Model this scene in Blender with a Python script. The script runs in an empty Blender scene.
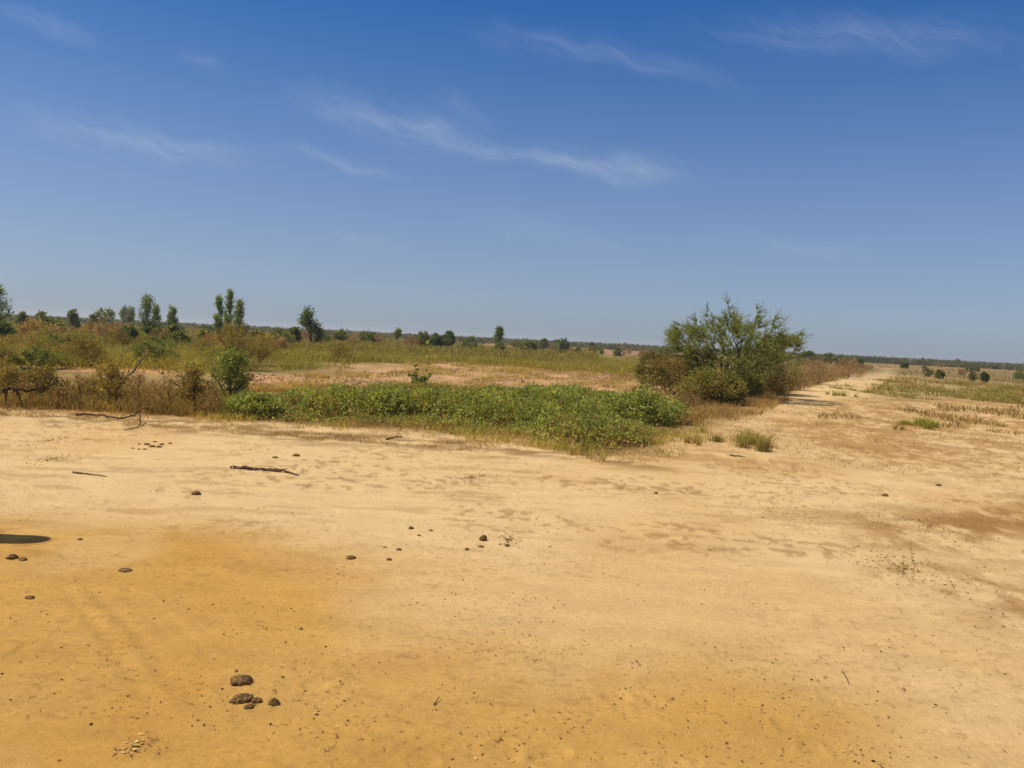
import bpy, math
import numpy as np
from mathutils import Matrix, Vector
PI = math.pi
rng = np.random.default_rng(11)
scene = bpy.context.scene
COL = scene.collection

# ------------------------------------------------------------------ camera
F, CX, CY = 804.0, 512.0, 384.0
CAM_H = 1.6
PITCH, ROLL = math.radians(3.24), math.radians(2.8)
cam_rot = Matrix.Rotation(math.radians(90) - PITCH, 4, 'X') @ Matrix.Rotation(ROLL, 4, 'Z')
cd = bpy.data.cameras.new('camera'); cam = bpy.data.objects.new('camera', cd); COL.objects.link(cam)
cam.matrix_world = Matrix.Translation((0, 0, CAM_H)) @ cam_rot
cd.sensor_width = 36; cd.lens = 36 * F / 1024; cd.clip_start = 0.05; cd.clip_end = 20000
scene.camera = cam
R3 = np.array(cam_rot.to_3x3())

# ------------------------------------------------------------------ noise
def _h(ix, iy, s):
    n = (ix.astype(np.int64) * 374761393 + iy.astype(np.int64) * 668265263 + s * 1442695041) & 0xFFFFFFFF
    n = ((n ^ (n >> 13)) * 1274126177) & 0xFFFFFFFF
    n = (n ^ (n >> 16)) & 0xFFFFFFFF
    return n / 4294967295.0
def vnoise(x, y, s=0):
    ix = np.floor(x); iy = np.floor(y); fx = x - ix; fy = y - iy
    fx = fx*fx*(3-2*fx); fy = fy*fy*(3-2*fy)
    a = _h(ix, iy, s); b = _h(ix+1, iy, s); c = _h(ix, iy+1, s); d = _h(ix+1, iy+1, s)
    return (a*(1-fx)+b*fx)*(1-fy) + (c*(1-fx)+d*fx)*fy
def fbm(x, y, s=0, o=4):
    t = 0; a = .5; n = 0
    for i in range(o):
        c, sn = math.cos(i*1.1+.3), math.sin(i*1.1+.3)
        t = t + a*vnoise((x*c-y*sn)*2**i, (x*sn+y*c)*2**i, s+i*17); n += a; a *= .5
    return t/n
def sst(a, b, x):
    t = np.clip((x-a)/(b-a), 0, 1); return t*t*(3-2*t)

def terr(x, y):
    x = np.asarray(x, float); y = np.asarray(y, float)
    r = np.hypot(x, y)
    z = 0.05*(fbm(x/2.6, y/2.6, 3, 3)-.5) * sst(2, 9, r)
    z = z + 0.7*(fbm(x/38, y/38, 5, 3)-.5) * sst(16, 90, r)
    z = z + 0.012*(fbm(x/.45, y/.45, 8, 3)-.5)
    return z

def ray(px, py):
    d = np.array([(px-CX)/F, -(py-CY)/F, -1.0]); d = R3 @ d
    return d / math.hypot(d[0], d[1])          # unit horizontal length
def G(px, py):
    "ground point seen at this place of the photograph"
    d = ray(px, py); t = CAM_H / max(-d[2], 1e-4)
    for _ in range(6):
        t = (CAM_H - float(terr(d[0]*t, d[1]*t))) / max(-d[2], 1e-4)
    return np.array([d[0]*t, d[1]*t])
def at_dist(px, dist, top_py, w_px):
    "ground point, height and width (m) of a plant at a distance"
    py = 338.5 + (px-512)*.049
    d = ray(px, py); x, y = d[0]*dist, d[1]*dist
    z0 = float(terr(x, y)); dt = ray(px, top_py)
    h = CAM_H + dt[2]*dist - z0
    dep = dist / math.hypot(*( (px-CX)/F, 1.0)) 
    return x, y, z0, max(h, .25), w_px/F*dep

def lin(r, g, b):
    f = lambda c: ((c/255+.055)/1.055)**2.4 if c > 10 else c/255/12.92
    return np.array([f(r), f(g), f(b)])

# ------------------------------------------------------------------ mesh helpers
class Buf:
    def __init__(s): s.v = []; s.f = []; s.c = []; s.n = 0
    def add(s, v, f, c):
        v = np.asarray(v, float).reshape(-1, 3); c = np.asarray(c, float)
        if c.ndim == 1: c = np.tile(c, (len(v), 1))
        s.v.append(v); s.f.append(np.asarray(f, np.int64) + s.n); s.c.append(c); s.n += len(v)
    def mesh(s, name, m, smooth=False):
        v = np.concatenate(s.v); f = np.concatenate(s.f); c = np.concatenate(s.c)
        me = bpy.data.meshes.new(name)
        me.vertices.add(len(v)); me.vertices.foreach_set('co', v.astype(np.float32).ravel())
        me.loops.add(f.size); me.loops.foreach_set('vertex_index', f.astype(np.int32).ravel())
        me.polygons.add(len(f)); me.polygons.foreach_set('loop_start', np.arange(0, f.size, f.shape[1], dtype=np.int32))
        me.polygons.foreach_set('use_smooth', np.full(len(f), smooth))
        a = me.color_attributes.new('Col', 'FLOAT_COLOR', 'POINT')
        a.data.foreach_set('color', np.c_[c, np.ones(len(c))].astype(np.float32).ravel())
        me.update(calc_edges=True); me.materials.append(m)
        return me
def link(name, data, loc=(0, 0, 0), rz=0, sc=(1, 1, 1), parent=None):
    o = bpy.data.objects.new(name, data); COL.objects.link(o)
    o.location = loc; o.rotation_euler = (0, 0, rz); o.scale = sc
    if parent: o.parent = parent
    return o
def tag(o, label=None, cat=None, group=None, kind=None):
    for k, v in (('label', label), ('category', cat), ('group', group), ('kind', kind)):
        if v: o[k] = v
    return o

def unit(v): return v / (np.linalg.norm(v, axis=-1, keepdims=True) + 1e-9)
def rdir(n, up=0.0):
    d = rng.normal(size=(n, 3)); d[:, 2] += up; return unit(d)
def leaves(buf, p, d, L, W, col, fold=.15):
    "rhombic leaves at p, pointing along d"
    n = len(p); L = np.broadcast_to(L, n)[:, None]; W = np.broadcast_to(W, n)[:, None]
    side = unit(np.cross(d, rdir(n))); nor = np.cross(d, side)
    mid = p + d*L*.45 + nor*W*fold
    v = np.stack([p, mid+side*W*.5 - nor*W*fold*.5, p+d*L, mid-side*W*.5 - nor*W*fold*.5], 1)
    col = np.broadcast_to(col, (n, 3)); c = np.repeat(col[:, None], 4, 1)
    buf.add(v, np.arange(4*n).reshape(n, 4), c.reshape(-1, 3))
def blades(buf, p, h, w, lean, col, tip=None):
    "curved grass blades: two quads each"
    n = len(p); h = np.broadcast_to(h, n)[:, None]; w = np.broadcast_to(w, n)[:, None]
    a = rng.uniform(0, 2*PI, n); s = np.stack([np.cos(a), np.sin(a), 0*a], 1)
    b = rng.uniform(0, 2*PI, n); l = np.stack([np.cos(b), np.sin(b), 0*b], 1) * (lean*rng.uniform(.2, 1, n))[:, None]*h
    up = np.array([0, 0, 1.0])
    m = p + up*h*.55 + l*.3; t = p + up*h*rng.uniform(.8, 1, (n, 1)) + l
    v = np.stack([p-s*w*.5, p+s*w*.5, m+s*w*.42, m-s*w*.42, t+s*w*.08, t-s*w*.08], 1)
    i = np.arange(n)[:, None]*6
    f = np.concatenate([i+[0, 1, 2, 3], i+[3, 2, 4, 5]])
    col = np.broadcast_to(col, (n, 3)); c = np.repeat(col[:, None], 6, 1).copy()
    if tip is not None: c[:, 4:] = np.broadcast_to(tip, (n, 3))[:, None]; c[:, 2:4] = (c[:, 2:4]+np.broadcast_to(tip, (n, 3))[:, None])*.5
    buf.add(v, f, c.reshape(-1, 3))
def sticks(buf, p, q, r0, r1, col, k=4):
    "tapered straight pieces, k-sided"
    n = len(p); d = unit(q-p)
    ref = np.where(np.abs(d[:, 2:3]) > .9, [[1.0, 0, 0]], [[0, 0, 1.0]])
    u = unit(np.cross(d, ref)); w = np.cross(d, u)
    a = np.arange(k)*2*PI/k
    ring = u[:, None]*np.cos(a)[None, :, None] + w[:, None]*np.sin(a)[None, :, None]
    r0 = np.broadcast_to(r0, n)[:, None, None]; r1 = np.broadcast_to(r1, n)[:, None, None]
    v = np.concatenate([p[:, None]+ring*r0, q[:, None]+ring*r1], 1)
    j = np.arange(k); f1 = np.stack([j, (j+1) % k, k+(j+1) % k, k+j], 1)
    f = (np.arange(n)[:, None, None]*2*k + f1[None]).reshape(-1, 4)
    col = np.broadcast_to(col, (n, 3)); c = np.repeat(col[:, None], 2*k, 1)
    buf.add(v, f, c.reshape(-1, 3))
VEG = np.array([2.15, 1.95, 1.4])
def vary(pal, n, v=.18):
    pal = np.asarray(pal, float)*VEG; c = pal[rng.integers(0, len(pal), n)]
    return np.clip(c*(1+rng.normal(0, v, (n, 1))), .004, .75)

def skeleton(base, A, seg, bend=.25):
    "grow limbs from the base to the given points, each leaving the nearest older limb"
    P = [np.array(b, float) for b in base]; par = [-1]*len(P); D = [0.0]*len(P)
    b0 = np.mean(base, 0); A = A[np.argsort(np.linalg.norm(A-b0, axis=1))]
    tips = []
    for a in A:
        Q = np.array(P); dd = np.linalg.norm(Q-a, axis=1); rb = np.linalg.norm(Q-b0, axis=1)
        cost = dd + .35*np.array(D) + np.where(rb > .9*np.linalg.norm(a-b0), 1e3, 0)
        i = int(np.argmin(cost)); d = dd[i]; k = max(1, int(math.ceil(d/seg)))
        tang = unit(P[i]-P[par[i]]) if par[i] >= 0 else np.array([0, 0, 1.0])
        prev = i
        for s in range(1, k+1):
            t = s/k; q = P[i]*(1-t)+a*t + tang*d*bend*t*(1-t)*1.6 + rng.normal(0, .03, 3)*d*(s < k)
            P.append(q); par.append(prev); D.append(D[prev]+d/k); prev = len(P)-1
        tips.append(prev)
    P = np.array(P); par = np.array(par); w = np.zeros(len(P)); w[tips] = 1
    for i in range(len(P)-1, -1, -1):
        if par[i] >= 0: w[par[i]] += w[i]
    return P, par, w, np.array(tips)
def ellip(n, rx, ry, z0, z1, low=.5):
    "points in a crown envelope"
    p = rdir(n)*(rng.uniform(0, 1, (n, 1))**low)
    p[:, 0] *= rx; p[:, 1] *= ry; p[:, 2] = z0 + (p[:, 2]*.5+.5)*(z1-z0)
    return p

# ------------------------------------------------------------------ materials
def new_mat(name):
    m = bpy.data.materials.new(name); m.use_nodes = True; nt = m.node_tree
    nt.nodes.clear(); return m, nt, nt.nodes, nt.links
def leaf_mat(name, trans=.3, gloss=.06):
    m, nt, N, L = new_mat(name)
    out = N.new('ShaderNodeOutputMaterial'); at = N.new('ShaderNodeAttribute'); at.attribute_name = 'Col'
    oi = N.new('ShaderNodeObjectInfo')
    mr = N.new('ShaderNodeMapRange'); mr.inputs[3].default_value = .82; mr.inputs[4].default_value = 1.2
    L.new(oi.outputs['Random'], mr.inputs[0])
    geo = N.new('ShaderNodeNewGeometry')
    no = N.new('ShaderNodeTexNoise'); no.inputs['Scale'].default_value = 1.3; no.inputs['Detail'].default_value = 3
    L.new(geo.outputs['Position'], no.inputs['Vector'])
    mr2 = N.new('ShaderNodeMapRange'); mr2.inputs[1].default_value = .3; mr2.inputs[2].default_value = .7
    mr2.inputs[3].default_value = .75; mr2.inputs[4].default_value = 1.25
    L.new(no.outputs['Fac'], mr2.inputs[0])
    mu = N.new('ShaderNodeMath'); mu.operation = 'MULTIPLY'; L.new(mr.outputs[0], mu.inputs[0]); L.new(mr2.outputs[0], mu.inputs[1])
    vm = N.new('ShaderNodeVectorMath'); vm.operation = 'SCALE'; L.new(at.outputs['Color'], vm.inputs[0]); L.new(mu.outputs[0], vm.inputs['Scale'])
    di = N.new('ShaderNodeBsdfDiffuse'); tr = N.new('ShaderNodeBsdfTranslucent'); gl = N.new('ShaderNodeBsdfGlossy'); gl.inputs['Roughness'].default_value = .6
    L.new(vm.outputs[0], di.inputs[0]); tm = N.new('ShaderNodeVectorMath'); tm.operation = 'MULTIPLY'; L.new(vm.outputs[0], tm.inputs[0]); tm.inputs[1].default_value = (1.3, 1.2, .55)   # light through a leaf is yellower
    L.new(tm.outputs[0], tr.inputs[0]); gl.inputs[0].default_value = (.5, .5, .45, 1)
    m1 = N.new('ShaderNodeMixShader'); m1.inputs[0].default_value = trans; L.new(di.outputs[0], m1.inputs[1]); L.new(tr.outputs[0], m1.inputs[2])
    m2 = N.new('ShaderNodeMixShader'); m2.inputs[0].default_value = gloss; L.new(m1.outputs[0], m2.inputs[1]); L.new(gl.outputs[0], m2.inputs[2])
    L.new(m2.outputs[0], out.inputs[0]); return m
LEAF = leaf_mat('leaf', .48, .012); GRASS = leaf_mat('grass_blade', .42, .006); BARK = leaf_mat('bark', 0, .01); DRY = leaf_mat('dry_stem', .08, .01)

def clod_mat():
    m, nt, N, L = new_mat('dry_dung')
    out = N.new('ShaderNodeOutputMaterial'); b = N.new('ShaderNodeBsdfPrincipled'); b.inputs['Roughness'].default_value = .95
    tc = N.new('ShaderNodeTexCoord'); no = N.new('ShaderNodeTexNoise'); no.inputs['Scale'].default_value = 60; no.inputs['Detail'].default_value = 5
    L.new(tc.outputs['Object'], no.inputs['Vector'])
    cr = N.new('ShaderNodeValToRGB'); cr.color_ramp.elements[0].position = .35; cr.color_ramp.elements[0].color = (.055, .026, .006, 1)
    cr.color_ramp.elements[1].position = .7; cr.color_ramp.elements[1].color = (.30, .155, .035, 1)
    L.new(no.outputs['Fac'], cr.inputs[0]); L.new(cr.outputs[0], b.inputs['Base Color'])
    bp = N.new('ShaderNodeBump'); bp.inputs['Strength'].default_value = .8; bp.inputs['Distance'].default_value = .01
    L.new(no.outputs['Fac'], bp.inputs['Height']); L.new(bp.outputs[0], b.inputs['Normal'])
    L.new(b.outputs[0], out.inputs[0]); return m
CLOD = clod_mat()

def ground_mat():
    m, nt, N, L = new_mat('sandy_soil')
    out = N.new('ShaderNodeOutputMaterial'); b = N.new('ShaderNodeBsdfPrincipled'); b.inputs['Roughness'].default_value = .95
    b.inputs['Specular IOR Level'].default_value = .1
    at = N.new('ShaderNodeAttribute'); at.attribute_name = 'Col'
    geo = N.new('ShaderNodeNewGeometry')
    def noise(scale, det, rough=.6, warp=None):
        n = N.new('ShaderNodeTexNoise'); n.inputs['Scale'].default_value = scale; n.inputs['Detail'].default_value = det; n.inputs['Roughness'].default_value = rough
        L.new((warp or geo.outputs['Position']), n.inputs['Vector']); return n.outputs['Fac']
    def mr(src, a, b_, c, d):
        n = N.new('ShaderNodeMapRange'); L.new(src, n.inputs[0])
        for i, v in zip((1, 2, 3, 4), (a, b_, c, d)): n.inputs[i].default_value = v
        return n.outputs[0]
    def mul(a, c):
        n = N.new('ShaderNodeMath'); n.operation = 'MULTIPLY'; L.new(a, n.inputs[0])
        if isinstance(c, float): n.inputs[1].default_value = c
        else: L.new(c, n.inputs[1])
        return n.outputs[0]
    mp = N.new('ShaderNodeMapping'); mp.inputs['Scale'].default_value = (.55, 1.3, 1); mp.inputs['Rotation'].default_value = (0, 0, .35)
    L.new(geo.outputs['Position'], mp.inputs['Vector'])
    n1 = noise(3.0, 6, .65, mp.outputs[0]); n2 = noise(28, 5, .7); n3 = noise(170, 5, .8)
    v = mul(mul(mr(n1, .3, .7, .90, 1.09), mr(n2, .3, .7, .90, 1.09)), mr(n3, .3, .7, .88, 1.10))
    vs = N.new('ShaderNodeVectorMath'); vs.operation = 'SCALE'; L.new(at.outputs['Color'], vs.inputs[0]); L.new(v, vs.inputs['Scale'])
    # small chaff: sparse dark specks
    sp = mul(mr(noise(55, 2, .5), .68, .74, 0, .8), mr(noise(4.5, 3, .6), .48, .62, 0, .7))
    mx = N.new('ShaderNodeMix'); mx.data_type = 'RGBA'; L.new(sp, mx.inputs[0]); L.new(vs.outputs[0], mx.inputs[6]); mx.inputs[7].default_value = (.17, .10, .04, 1)
    L.new(mx.outputs[2], b.inputs['Base Color'])
    ad = N.new('ShaderNodeMath'); ad.operation = 'ADD'; L.new(mul(n2, .6), ad.inputs[0]); L.new(mul(n3, .35), ad.inputs[1])
    ad2 = N.new('ShaderNodeMath'); ad2.operation = 'ADD'; L.new(ad.outputs[0], ad2.inputs[0]); L.new(mul(n1, 1.6), ad2.inputs[1])
    bp = N.new('ShaderNodeBump'); bp.inputs['Strength'].default_value = .75; bp.inputs['Distance'].default_value = .02
    L.new(ad2.outputs[0], bp.inputs['Height']); L.new(bp.outputs[0], b.inputs['Normal'])
    L.new(b.outputs[0], out.inputs[0]); return m

# ------------------------------------------------------------------ regions (world polygons)
def poly(pts): return np.array([G(*p) for p in pts])
def sdist(x, y, P):
    "signed distance to a polygon, negative inside"
    d = np.full(x.shape, 1e12); ins = np.zeros(x.shape, bool); n = len(P)
    for i in range(n):
        ax, ay = P[i]; bx, by = P[(i+1) % n]; ex, ey = bx-ax, by-ay
        t = np.clip(((x-ax)*ex+(y-ay)*ey)/(ex*ex+ey*ey+1e-12), 0, 1)
        d = np.minimum(d, (x-ax-t*ex)**2+(y-ay-t*ey)**2)
        c = ((ay > y) != (by > y)) & (x < (bx-ax)*(y-ay)/((by-ay)+1e-12)+ax); ins ^= c
    d = np.sqrt(d); return np.where(ins, -d, d)
def inside(x, y, P, soft, warp=0., ws=1., s=0):
    d = sdist(x, y, P)
    if warp: d = d + warp*(fbm(x/ws, y/ws, 40+s, 4)-.5)*2
    return 1-sst(-soft, soft, d)
ORANGE = poly([(-200, 500), (60, 530), (210, 520), (330, 556), (400, 572), (480, 618), (600, 655), (720, 678), (860, 705), (990, 790), (1100, 900), (-300, 900)])
BROWN1 = poly([(590, 420), (700, 412), (860, 398), (1100, 400), (1100, 470), (900, 478), (770, 462), (690, 455)])
BROWN2 = poly([(850, 515), (930, 512), (1080, 500), (1080, 545), (960, 552), (880, 545)])
BROWN3 = poly([(870, 562), (990, 570), (1010, 590), (930, 592), (870, 575)])
BROWN4 = poly([(960, 580), (1060, 590), (1060, 640), (985, 620)])
EDGE = poly([(-60, 402), (150, 416), (320, 431), (480, 440), (600, 455), (690, 450), (660, 470), (560, 458), (380, 447), (180, 432), (-60, 412)])
RED = poly([(340, 364), (440, 362), (560, 369), (665, 376), (645, 400), (520, 400), (420, 394), (330, 384)])
RED2 = poly([(220, 372), (330, 378), (330, 392), (240, 392)])
RED3 = poly([(30, 357), (110, 358), (200, 366), (195, 376), (120, 372), (40, 366)])
FARFIELD = poly([(510, 346.5), (640, 350), (680, 353), (670, 358), (560, 350.5)])
PATH = poly([(700, 452), (740, 418), (790, 398), (838, 384), (872, 374.5), (884, 368.5), (894, 368.5), (892, 375), (868, 386), (835, 398), (800, 412), (790, 425), (860, 470)])
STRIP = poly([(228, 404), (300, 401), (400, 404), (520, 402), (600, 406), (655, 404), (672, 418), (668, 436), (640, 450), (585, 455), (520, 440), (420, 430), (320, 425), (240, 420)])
DRYBELT = poly([(-120, 372), (60, 388), (240, 398), (250, 420), (120, 414), (-120, 402)])
FIELD = poly([(-400, 330), (0, 324), (250, 340), (520, 350), (668, 358), (690, 366), (650, 379), (560, 373), (440, 364), (380, 366), (300, 372), (210, 374), (-60, 374), (-500, 372)])
RIGHTG = poly([(870, 388), (905, 380), (1100, 384), (1150, 412), (960, 400), (880, 402)])
VEG_BACK = poly([(-400, 330), (0, 322), (250, 336), (520, 347), (700, 358), (870, 366), (780, 398), (690, 432), (640, 440), (520, 432), (250, 416), (0, 402), (-500, 385)])

PALE = lin(228, 191, 134)*.86; ORG = lin(208, 157, 74)*.84; BRN = lin(172, 127, 72)*.82; REDC = lin(206, 160, 110)*.82
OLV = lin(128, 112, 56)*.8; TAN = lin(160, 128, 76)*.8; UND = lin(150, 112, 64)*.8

# ------------------------------------------------------------------ ground sheet
def build_ground():
    fine = np.arange(-50, 50.001, .11); rest = np.arange(53, 307.1, 3.5)
    ang = np.radians(np.r_[fine, rest])
    r = [0.05]
    while r[-1] < 2: r.append(r[-1]+.1)
    while r[-1] < 4500: r.append(r[-1]+min(1.5*r[-1]**2/1286, .017*r[-1])+1e-4)
    r = np.array(r); A, Rr = np.meshgrid(ang, r)
    x = np.sin(A)*Rr; y = np.cos(A)*Rr
    z = terr(x, y)
    # faint wheel ruts crossing the near left corner
    for (p, q, w, dpt) in (((95, 590), (200, 705), .035, .0035), ((70, 590), (150, 700), .03, .0022), ((150, 600), (245, 690), .03, .002)):
        a = G(*p); b = G(*q); e = (b-a)/np.linalg.norm(b-a); n = np.array([-e[1], e[0]])
        t = (x-a[0])*e[0]+(y-a[1])*e[1]; d = (x-a[0])*n[0]+(y-a[1])*n[1] + .03*(vnoise(x*2, y*2, 77)-.5)
        Lg = np.linalg.norm(b-a)
        z = z - dpt*np.exp(-(d/w)**2)*sst(-.3, .1, t)*(1-sst(Lg-.1, Lg+.4, t))*(vnoise(x*9, y*9, 5)*.6+.6) + dpt*.6*np.exp(-((np.abs(d)-2*w)/w)**2)*sst(-.3, .1, t)*(1-sst(Lg-.1, Lg+.4, t))
    # hoof prints and scuffs pressed into the sand
    for _ in range(90):
        a_ = math.radians(rng.uniform(-36, 36)); q_ = 1/rng.uniform(1/11, 1/2.6); hx, hy = math.sin(a_)*q_, math.cos(a_)*q_
        k = (np.abs(x-hx) < .3) & (np.abs(y-hy) < .3); th = rng.uniform(0, PI); sx_, sy_ = rng.uniform(.03, .06), rng.uniform(.05, .11)
        u_ = ((x[k]-hx)*math.cos(th)+(y[k]-hy)*math.sin(th))/sx_; v_ = (-(x[k]-hx)*math.sin(th)+(y[k]-hy)*math.cos(th))/sy_; rr_ = np.hypot(u_, v_)+.5*(vnoise(x[k]*18, y[k]*18, 5)-.5)
        z[k] += rng.uniform(.0015, .005)*(-np.exp(-rr_**4)+.55*np.exp(-((rr_-1.45)/.35)**2))
    z = z + .006*(fbm(x/.09, y/.09, 91, 4)-.5)*(1-sst(9, 14, np.hypot(x, y)))
    nx = x+.8*(fbm(x/1.3, y/1.3, 61, 3)-.5); ny = y+.8*(fbm(x/1.3, y/1.3, 62, 3)-.5)
    def mixc(c, k, w): return c*(1-w[..., None]) + k*w[..., None]
    c = np.broadcast_to(PALE, x.shape+(3,)).copy()
    # warm patches in the pale sand
    c = mixc(c, ORG, .28*sst(.5, .72, fbm(nx/1.7, ny/2.6, 21, 5)))
    c = mixc(c, ORG, inside(x, y, ORANGE, .9, .7, .9, 1)*(.76+.24*fbm(x/.8, y/.8, 9, 4)))
    c = mixc(c, PALE, inside(x, y, ORANGE, .3, .1)*.3*sst(.55, .75, fbm(nx/.9, ny/.9, 23, 5)))
    c = mixc(c, lin(200, 142, 66)*.8, .22*sst(.58, .75, fbm(nx/.6, ny/.6, 29, 4))*inside(x, y, ORANGE, .4, .1))
    # trampled brown litter: streaky
    st = .45*fbm(x/.9, y/.9, 31, 5)+.55*fbm(x/.16, y/.30, 33, 5)
    for P, s, w in ((BROWN1, 1.5, .7), (BROWN2, .5, 1.), (BROWN3, .25, .95), (BROWN4, .3, .85)):
        c = mixc(c, BRN, inside(x, y, P, s, s, 1.2, 3)*w*sst(.36, .58, st))
    c = mixc(c, BRN*.9, .35*sst(.60, .72, fbm(x/.7, y/.2, 37, 5))*sst(5, 8, np.hypot(x, y)))
    ch = sst(.54, .68, fbm(x/.10, y/.10, 81, 5))*sst(.46, .64, fbm(x/1.6+3, y/1.1, 83, 4))
    c = mixc(c, BRN*.85, ch*.6*sst(4, 7, np.hypot(x, y)))
    ch = sst(.60, .72, fbm(x/.05, y/.035, 85, 4))*sst(.42, .6, fbm(x/.9, y/.7, 87, 4))
    c = mixc(c, BRN*.85, ch*.3)
    c = mixc(c, UND, inside(x, y, EDGE, .45, .5, .6, 4)*.85*sst(.34, .62, fbm(x/.35, y/.2, 89, 5)))
    c = mixc(c, BRN, inside(x, y, DRYBELT, .5, .3, .8, 2))
    c = mixc(c, TAN, inside(x, y, VEG_BACK, .6, .4, 1.5, 4)*(.75+.25*sst(.35, .6, fbm(x/3, y/3, 45, 4))))
    c = mixc(c, OLV, inside(x, y, FIELD, 1.5, 1.5, 4, 5)*.75)
    c = mixc(c, OLV, inside(x, y, RIGHTG, 1.5, 1., 3, 5)*.5)
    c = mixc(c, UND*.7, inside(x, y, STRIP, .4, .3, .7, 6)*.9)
    for P in (RED, RED2, RED3): c = mixc(c, REDC*(.55+.8*fbm(x/.5, y/.9, 51, 5))[..., None], inside(x, y, P, 1.1, 1.6, 2, 7)*(.5+.5*sst(.3, .5, fbm(x/1.6, y/3, 53, 4))))
    c = mixc(c, lin(214, 158, 92)*.85, .8*inside(x, y, RED3, .9, .8, 2, 7))
    # distant plain
    r_ = np.hypot(x, y); far = sst(45, 90, r_)
    pn = .6*fbm(x/22, y/34, 71, 5)+.4*fbm(x/3, y/7, 72, 4)
    fc = lin(164, 132, 88)*.8*(1-sst(.42, .6, pn))[..., None] + lin(138, 120, 76)*.8*sst(.42, .6, pn)[..., None]
    c = mixc(c, fc, far*(1-.0*pn))
    c = mixc(c, lin(176, 132, 98)*.8, inside(x, y, FARFIELD, 6, 5, 12, 8)*sst(.35, .6, fbm(x/2.5, y/6, 73, 4)))
    c = mixc(c, PALE, inside(x, y, PATH, .8, .7, 1.2, 9)*.65*(.35+.65*sst(.38, .55, fbm(x/.7, y/1.5, 93, 4))))
    n, m_ = len(r), len(ang)
    B = Buf(); j = np.arange(m_); jn = (j+1) % m_
    order = np.argsort(np.mod(ang, 2*PI)); jn = np.empty(m_, int); jn[order] = np.roll(order, -1)
    i = np.arange(n-1)[:, None]*m_
    f = np.stack([i+j, i+jn, i+m_+jn, i+m_+j], -1).reshape(-1, 4)[:, ::-1]
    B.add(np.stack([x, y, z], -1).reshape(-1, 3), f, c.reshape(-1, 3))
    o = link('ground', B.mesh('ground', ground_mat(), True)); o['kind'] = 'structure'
    return o
ground = build_ground()

# ------------------------------------------------------------------ sampling helpers
def scatter(P, n, dens=None):
    lo, hi = P.min(0), P.max(0); out = []
    tot = 0
    while tot < n:
        q = rng.uniform(lo, hi, (n*2, 2)); k = sdist(q[:, 0], q[:, 1], P) < 0
        q = q[k]
        if dens is not None: q = q[rng.uniform(0, 1, len(q)) < dens(q[:, 0], q[:, 1])]
        out.append(q); tot += len(q)
        if len(q) == 0: break
    return np.concatenate(out)[:n]
def grow(P, d):
    c = P.mean(0); return P + unit(P-c)*d

GREEN = [(.10, .145, .045), (.13, .17, .05), (.085, .13, .04), (.15, .18, .055), (.12, .145, .06)]
DKGREEN = [(.05, .085, .03), (.065, .10, .035), (.045, .07, .03), (.09, .11, .045)]
YGREEN = [(.16, .165, .035), (.13, .15, .03), (.19, .17, .045), (.12, .125, .035)]
OLIVE = [(.13, .12, .035), (.10, .10, .035), (.16, .13, .045), (.12, .095, .04)]
STRAW = [(.25, .19, .10), (.21, .155, .08), (.17, .12, .06), (.28, .225, .125)]
BROWN = [(.16, .095, .045), (.12, .07, .035), (.20, .12, .055), (.14, .09, .05)]
GREYB = [(.20, .15, .10), (.16, .12, .08), (.13, .10, .06), (.22, .17, .11)]
REDB = [(.14, .075, .04), (.115, .07, .04), (.095, .075, .035), (.13, .09, .045)]
WCHIP = [(.13, .085, .05), (.09, .06, .035), (.06, .04, .02)]
PALEG = [(.17, .19, .09), (.14, .17, .075), (.12, .15, .06), (.20, .21, .11)]

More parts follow.
